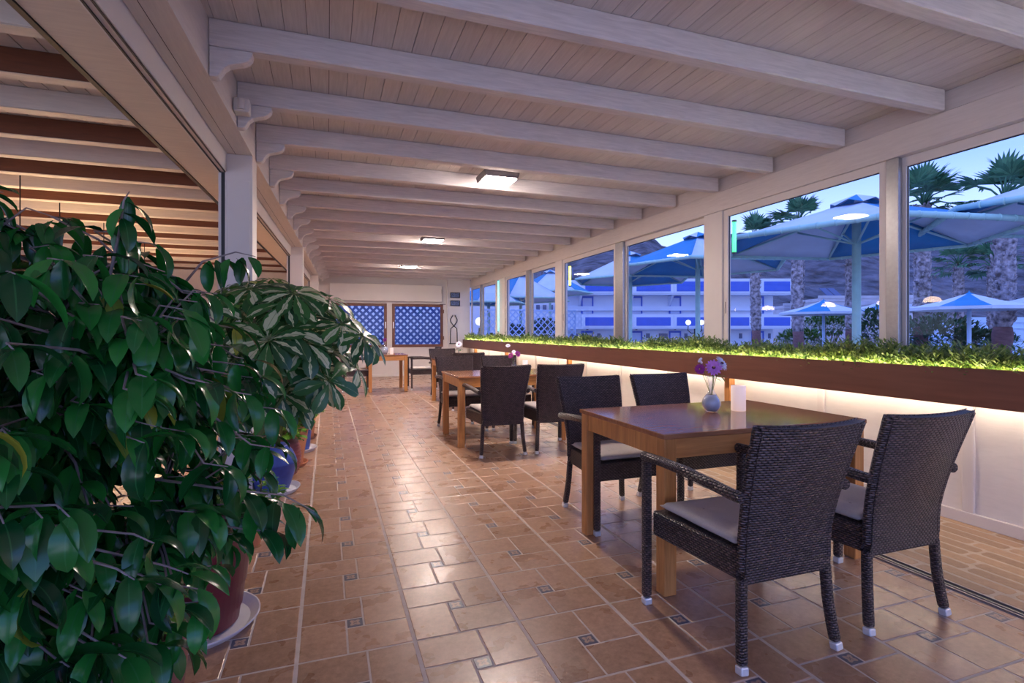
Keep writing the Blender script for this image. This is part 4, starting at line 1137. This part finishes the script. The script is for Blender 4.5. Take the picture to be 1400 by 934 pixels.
for cx in (806, 875, 929.5, 984, 1046):
    for (y0, y1) in [(428, 406), (474, 455)]:
        w = 8.5
        f = MB(); f.box(hx(cx - w), hx(cx - w + 2), 1.3, 1.399, hz(y0), hz(y1)); f.box(hx(cx + w - 2), hx(cx + w), 1.3, 1.399, hz(y0), hz(y1)); f.box(hx(cx - w), hx(cx + w), 1.3, 1.399, hz(y1), hz(y1) + .14)
        o = f.build('door_frame', 'hotelblue', H)
        f = MB(); f.box(hx(cx - w + 2.1), hx(cx + w - 2.1), 1.33, 1.398, hz(y0), hz(y1) - .01); f.build('door_leaf', 'shutter', o)
        f = MB(); f.ball(((hx(cx), 1.3, hz(y1) + .35)), .12, 8); f.build('wall_lamp', 'hoteldark', o)
for (a, b) in [(782, 793), (820, 824.5), (856, 864), (889, 894), (907, 919), (943, 947), (1020, 1024), (1061, 1064)]:
    f = MB(); f.box(hx(a), hx(b), 1.3, 1.399, hz(463), hz(456)); f.build('window', 'hoteldark', H)
for px in (795, 866, 921, 975):
    f = MB(); f.prism([(1.39, hz(404)), (1.39, hz(404) - .9), (.1, hz(404))], 'x', hx(px) - .08, hx(px) + .08); f.build('bracket_wall', 'hotelwhite', H)

# neighbour wing behind the lattice, left of the hotel
B2 = bld('white_annex', 'white annex with a blue band beyond the lattice fence', 640, 36)
u2 = 36 / 717.0
f = MB(); f.box(-10, 125 * u2, 0, 6, 0, (453.5 - 384) * u2 + 1.23 - GZ); f.build('wall', 'hotelwhite', B2)
f = MB(); f.box(-10, 124 * u2, -.1, -.002, (453.5 - 410) * u2 + 2.33, (453.5 - 404) * u2 + 2.33); f.box(-10, 124 * u2, -.1, -.002, (453.5 - 390) * u2 + 2.33, (453.5 - 386) * u2 + 2.33); f.build('blue_band', 'hotelblue', B2)
for k in range(4):
    f = MB(); f.box((93 + 9 * k) * u2, (98 + 9 * k) * u2, -.12, -.002, (453.5 - 424) * u2 + 2.33, (453.5 - 417) * u2 + 2.33); f.build('window', 'hoteldark', B2)
# lettering glimpsed at the top of that wall
cu = bpy.data.curves.new('sign_lettering', 'FONT'); cu.body = 'ar Hol'; cu.size = 1.0; cu.extrude = .03
tmp = bpy.data.objects.new('tmp', cu); COL.objects.link(tmp); bpy.context.view_layer.update()
me = bpy.data.meshes.new_from_object(tmp.evaluated_get(bpy.context.evaluated_depsgraph_get())); bpy.data.objects.remove(tmp)
to = bpy.data.objects.new('sign_lettering', me); COL.objects.link(to); me.materials.clear(); me.materials.append(M['hoteldark'])
xx, yy = place(733, 35.8); to.location = (xx, yy, 1.23 + (453.5 - 381) * u2 + .05); to.rotation_euler = (PI / 2, 0, -YAW)
tag(to, 'dark lettering along the roof edge of the white annex', 'sign')
# low houses on the far right
def house(px0, px1, ytop, ybot, depth, label, mat='stone', wins=()):
    b = bld('village_house', label, px0, depth); u = depth / 717
    W_ = (px1 - px0) * u; zt = 1.23 + (453.5 - ytop) * u - GZ
    f = MB(); f.box(0, W_, 0, 6, 0, zt); f.box(-.1, W_ + .1, -.1, 6.1, zt - .35, zt - .3); f.build('wall', mat, b)
    f = MB(); f.box(-.08, W_ + .08, -.08, .12, zt + .001, zt + .3); f.build('parapet', mat, b)
    for (a, b_, c, d) in wins:
        f = MB(); f.box((a - px0) * u, (b_ - px0) * u, -.06, -.001, 1.23 + (453.5 - d) * u - GZ, 1.23 + (453.5 - c) * u - GZ); f.build('window', 'hoteldark', b)
    return b
house(1072, 1120, 418, 470, 66, 'low pale house behind the palm at the hotel end', wins=[(1104, 1108, 432, 440)])
hh = house(1120, 1215, 408, 470, 58, 'long pale flat-roofed house with solar collectors', wins=[(1146, 1153, 431, 437), (1180, 1188, 431, 437), (1192, 1200, 431, 437)])
u = 58 / 717
for k in range(2):
    f = MB(); x0 = (1135 + k * 11 - 1120) * u; zt = 1.23 + 45.5 * u - GZ
    f.add([(x0, .5, zt + .3), (x0 + .75, .5, zt + .3), (x0 + .45, 1.6, zt + 1.25), (x0 - .3, 1.6, zt + 1.25)], [(0, 1, 2, 3)]); f.build('solar_collector', 'roofpanel', hh, solid=.06)
house(1228, 1262, 408, 470, 45, 'pale house behind the tall palm in nearest pane')
house(1322, 1400, 441, 470, 30, 'pale blue low garden wall behind the middle small parasol', 'palepole')
# stairs with railing below the climbing greenery
x, y = place(1126, 30); t = thing('outdoor_stairs', 'pale outdoor stairs with slanted railing behind the small parasol', 'stairs', (x, y, GZ), -YAW)
f = MB(); u = 30 / 717
for k in range(9): f.box(k * .32, 4.0, 0, 1.2, .25 * k, .25 * (k + 1) - .001 if k < 8 else 2.45)
f.build('steps', 'stone', t)
f = MB(); f.tube([(0, -.05, .9), (2.6, -.05, 3.0)], .03, 6)
for k in range(8): f.tube([(k * .35, -.05, .25 * k), (k * .35, -.05, .95 + .28 * k)], .018, 5)
f.build('railing', 'hoteldark', t)

def bush(px, depth, w, h, z, seed, label, mat='bush_leaf'):
    random.seed(seed); x, y = place(px, depth); t = thing('garden_bush', label, 'bush', (x, y, GZ)); f = MB(); st = MB()
    for k in range(14):
        an = k * 2.4; st.tube([(0, 0, 0), (w * .3 * math.cos(an), w * .3 * math.sin(an), (z - GZ) * .6 + .2), (w * .7 * math.cos(an), w * .7 * math.sin(an), z - GZ)], [.04, .025, .01], 5)
    for k in range(1100):
        while True:
            q = Vector((random.uniform(-1, 1), random.uniform(-1, 1), random.uniform(-1, 1)))
            if .4 < q.length < 1: break
        p = Vector((q.x * w, q.y * w, q.z * h + z - GZ)); q.z += .4
        f.leaf(p, q + Vector((random.uniform(-1, 1), random.uniform(-1, 1), 0)), (0, 0, 1), .22 * w ** .5, .10 * w ** .5, .6, .2, 2)
    st.build('stems', 'bark', t); f.build('foliage', mat, t)
bush(1095, 24, 1.0, .45, .85, 1, 'green bush at the foot of the climbing greenery', 'scheff_green')
bush(1132, 26, 1.1, .5, 1.6, 2, 'climbing greenery above the outdoor stairs', 'scheff_green')
bush(1203, 16, .8, .85, 1.1, 3, 'dark round bush beside the thick pale green parasol pole')
bush(1286, 17, 1.15, .8, .95, 4, 'dark bush between the tall palm and the small parasol')
bush(1345, 17, .8, .3, .95, 5, 'low dark bush under the small parasol in nearest pane')
bush(1240, 22, .9, .7, 1.1, 6, 'dark bush behind the mullion of the nearest windows')
bush(703, 20.5, .55, .5, 1.0, 7, 'dark shrub behind the lattice fence')
bush(745, 20.5, .75, .6, 1.1, 8, 'round shrub at the window post end of the lattice fence')
# globe lamp posts
def globepost(px, depth, zg, label, two=False, r=.15):
    x, y = place(px, depth); t = thing('lamp_post', label, 'lamp post', (x, y, GZ), -YAW)
    f = MB(); f.tube([(0, 0, 0), (0, 0, zg - GZ - .35)], .05, 8)
    for s_ in ((-1, 1)): f.tube([(0, 0, zg - GZ - .6), (s_ * .2, 0, zg - GZ - .62), (s_ * .4, 0, zg - GZ - .45), (s_ * .38, 0, zg - GZ - .2)], .025, 6)
    f.build('post', 'iron', t, smooth=True)
    for s_ in (-1, 1):
        f = MB(); f.ball((s_ * .38, 0, zg - GZ), r, 14); f.build('globe', 'globe', t, smooth=True)
globepost(950, 30, 1.75, 'lamp post with round white globes before the hotel')
globepost(672, 16.5, 1.55, 'ornate double lamp post with white globes beyond the farthest windows', r=.13)
# fences and screens
def lattice(x0, x1, z0, z1, y, mat, label, sp=.2, w=.035, depth=.02):
    t = thing('lattice_fence', label, 'fence', ((x0 + x1) / 2, y, -.05)); cx = (x0 + x1) / 2
    f = MB(); W_ = x1 - x0; Hh = z1 - z0; n = int((W_ + Hh) / sp) + 1
    for s_ in (1, -1):
        for k in range(n):
            c = x0 - Hh + k * sp if s_ == 1 else x0 + k * sp
            # line x = c + s*(z-z0)
            pts = []
            za, zb = z0, z1
            def X(z): return c + s_ * (z - z0)
            if s_ == 1: za = max(z0, z0 + (x0 - c)); zb = min(z1, z0 + (x1 - c))
            else: za = max(z0, z0 + (c - x1)); zb = min(z1, z0 + (c - x0))
            if zb - za < .05: continue
            yy = -.011 * s_
            f.bar((X(za) - cx, yy, za + .05), (X(zb) - cx, yy, zb + .05), w, .02, up=(0, 1, 0)) if 0 else f.bar((X(za) - cx, yy, za + .05), (X(zb) - cx, yy, zb + .05), .02, w, up=(s_ * -1, 0, 1))
    f.build('lattice', mat, t)
    f = MB()
    f.box(x0 - cx - .04, x1 - cx + .04, -.03, .03, z1 + .05, z1 + .11); f.box(x0 - cx - .04, x1 - cx + .04, -.03, .03, z0 - .01, z0 + .05)
    f.box(x0 - cx - .04, x0 - cx, -.03, .03, 0, z1 + .05); f.box(x1 - cx, x1 - cx + .04, -.03, .03, 0, z1 + .05); f.build('frame', mat, t)
lattice(-.3, 3.4, .3, 2.4, YB + .55, 'lattice_blue', 'dark blue lattice screen right behind the brown framed windows', .19, .062)
lattice(5.2, 8.8, .2, 1.98, 17.9, 'lattice_pale', 'pale lattice fence seen through the farther side windows', .25, .035)
t = thing('lattice_backdrop', 'pale blue backdrop added to brighten the gaps of the dark blue lattice', 'screen', (1.6, YB + 5.5, GZ)); f = MB(); f.box(-3.6, 3.6, 0, .02, 0, 3.2); f.build('sheet', 'sky_backdrop', t)  # added backdrop, stands in for bright sky through the lattice
f = MB(); 
for x_ in (-3.65, 0, 3.65): f.tube([(x_, .05, 0), (x_, .05, 3.3)], .03, 8)
f.build('frame_posts', 'palepole', t)
# coloured tube lights outside two posts; inner cyan rod is an added sash reflection
for (x, y, z0, z1, m_, lab) in [(XW + .22, 4.50, 2.06, 2.42, 'tube_green', 'green glowing tube light outside the window post nearest to camera'), (XW + .22, 8.53, 2.04, 2.42, 'tube_yellow', 'yellow glowing tube light outside the second window post'), (XW - .014, 12.0, 1.22, 2.47, 'cyan_glint', 'long cyan glowing rod added as a sash reflection on the third window post')]:
    t = thing('tube_light', lab, 'light', (x, y, z0)); rr = .011 if m_ == 'cyan_glint' else .02
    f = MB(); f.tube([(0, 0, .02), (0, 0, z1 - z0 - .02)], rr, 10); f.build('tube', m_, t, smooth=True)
    for za in (0, z1 - z0 - .02):
        f = MB(); f.tube([(0, 0, za), (0, 0, za + .02)], rr + .003, 10); f.build('socket', 'grey_plastic', t)

# hills
random.seed(2)
ridge = [(380, 395), (600, 392), (700, 380), (770, 366), (795, 355), (815, 351), (837, 353), (852, 349), (868, 339), (880, 336), (893, 338), (905, 347), (940, 352), (990, 336), (1010, 332), (1030, 335), (1100, 338), (1180, 334), (1250, 333), (1330, 330), (1420, 322), (1600, 325), (1900, 340), (2600, 330), (4200, 380)]
def ry(px):
    for (a, b), (c, d) in zip(ridge, ridge[1:]):
        if a <= px <= c: return b + (d - b) * (px - a) / (c - a)
    return 350
from mathutils import noise as mn
f = MB(); NX, NY = 420, 26; V = []; F = []
for i in range(NX + 1):
    px = 380 + (1900 - 380) * i / 200 if i < 201 else 1900 + (4200 - 1900) * (i - 200) / 220
    for j in range(NY + 1):
        t = j / NY; dep = 120 + 260 * t + (80 if j == NY else 0)
        zr = 1.23 + (453.5 - ry(px)) / 717 * 330
        prof_ = math.sin(min(1, t / .81) * PI / 2) ** 1.2 if j < NY else .3
        lat = (px - 700) / 717 * (dep if t > .81 else dep)
        x = lat * CS + dep * SN; y = -lat * SN + dep * CS
        z = GZ + (zr - GZ) * prof_ + (mn.noise(Vector((x * .03, y * .03, 0))) * 6 + mn.noise(Vector((x * .11, y * .11, 3))) * 2.2) * math.sin(t * PI) * .8
        V.append((x, y, z))
for i in range(NX):
    for j in range(NY): a = i * (NY + 1) + j; F.append((a, a + NY + 1, a + NY + 2, a + 1))
f.add(V, F); struct(f.build('hills', 'hill', smooth=True))

# ------------------------------------------------------------------ world & light
w = bpy.data.worlds.new('dusk_sky'); sc.world = w; w.use_nodes = True; nt = w.node_tree
bg = nt.nodes['Background']; tc = nt.nodes.new('ShaderNodeTexCoord'); sp = nt.nodes.new('ShaderNodeSeparateXYZ')
nt.links.new(tc.outputs['Generated'], sp.inputs[0])
nt.links.new(ramp(nt, sp.outputs[2], [(0.0, (.56, .62, .93)), (.12, (.36, .47, .92)), (.25, (.17, .28, .84)), (1.0, (.21, .29, .72))]), bg.inputs[0])
bg.inputs[1].default_value = 1.2
sc.view_settings.view_transform = 'Standard'; sc.view_settings.look = 'None'; sc.view_settings.gamma = 1; sc.view_settings.use_curve_mapping = False
sc.view_settings.exposure = 1.15
sc.cycles.max_bounces = 10; sc.cycles.diffuse_bounces = 6; sc.cycles.transparent_max_bounces = 16
sc.cycles.use_denoising = True
sc.cycles.sample_clamp_indirect = 6.0
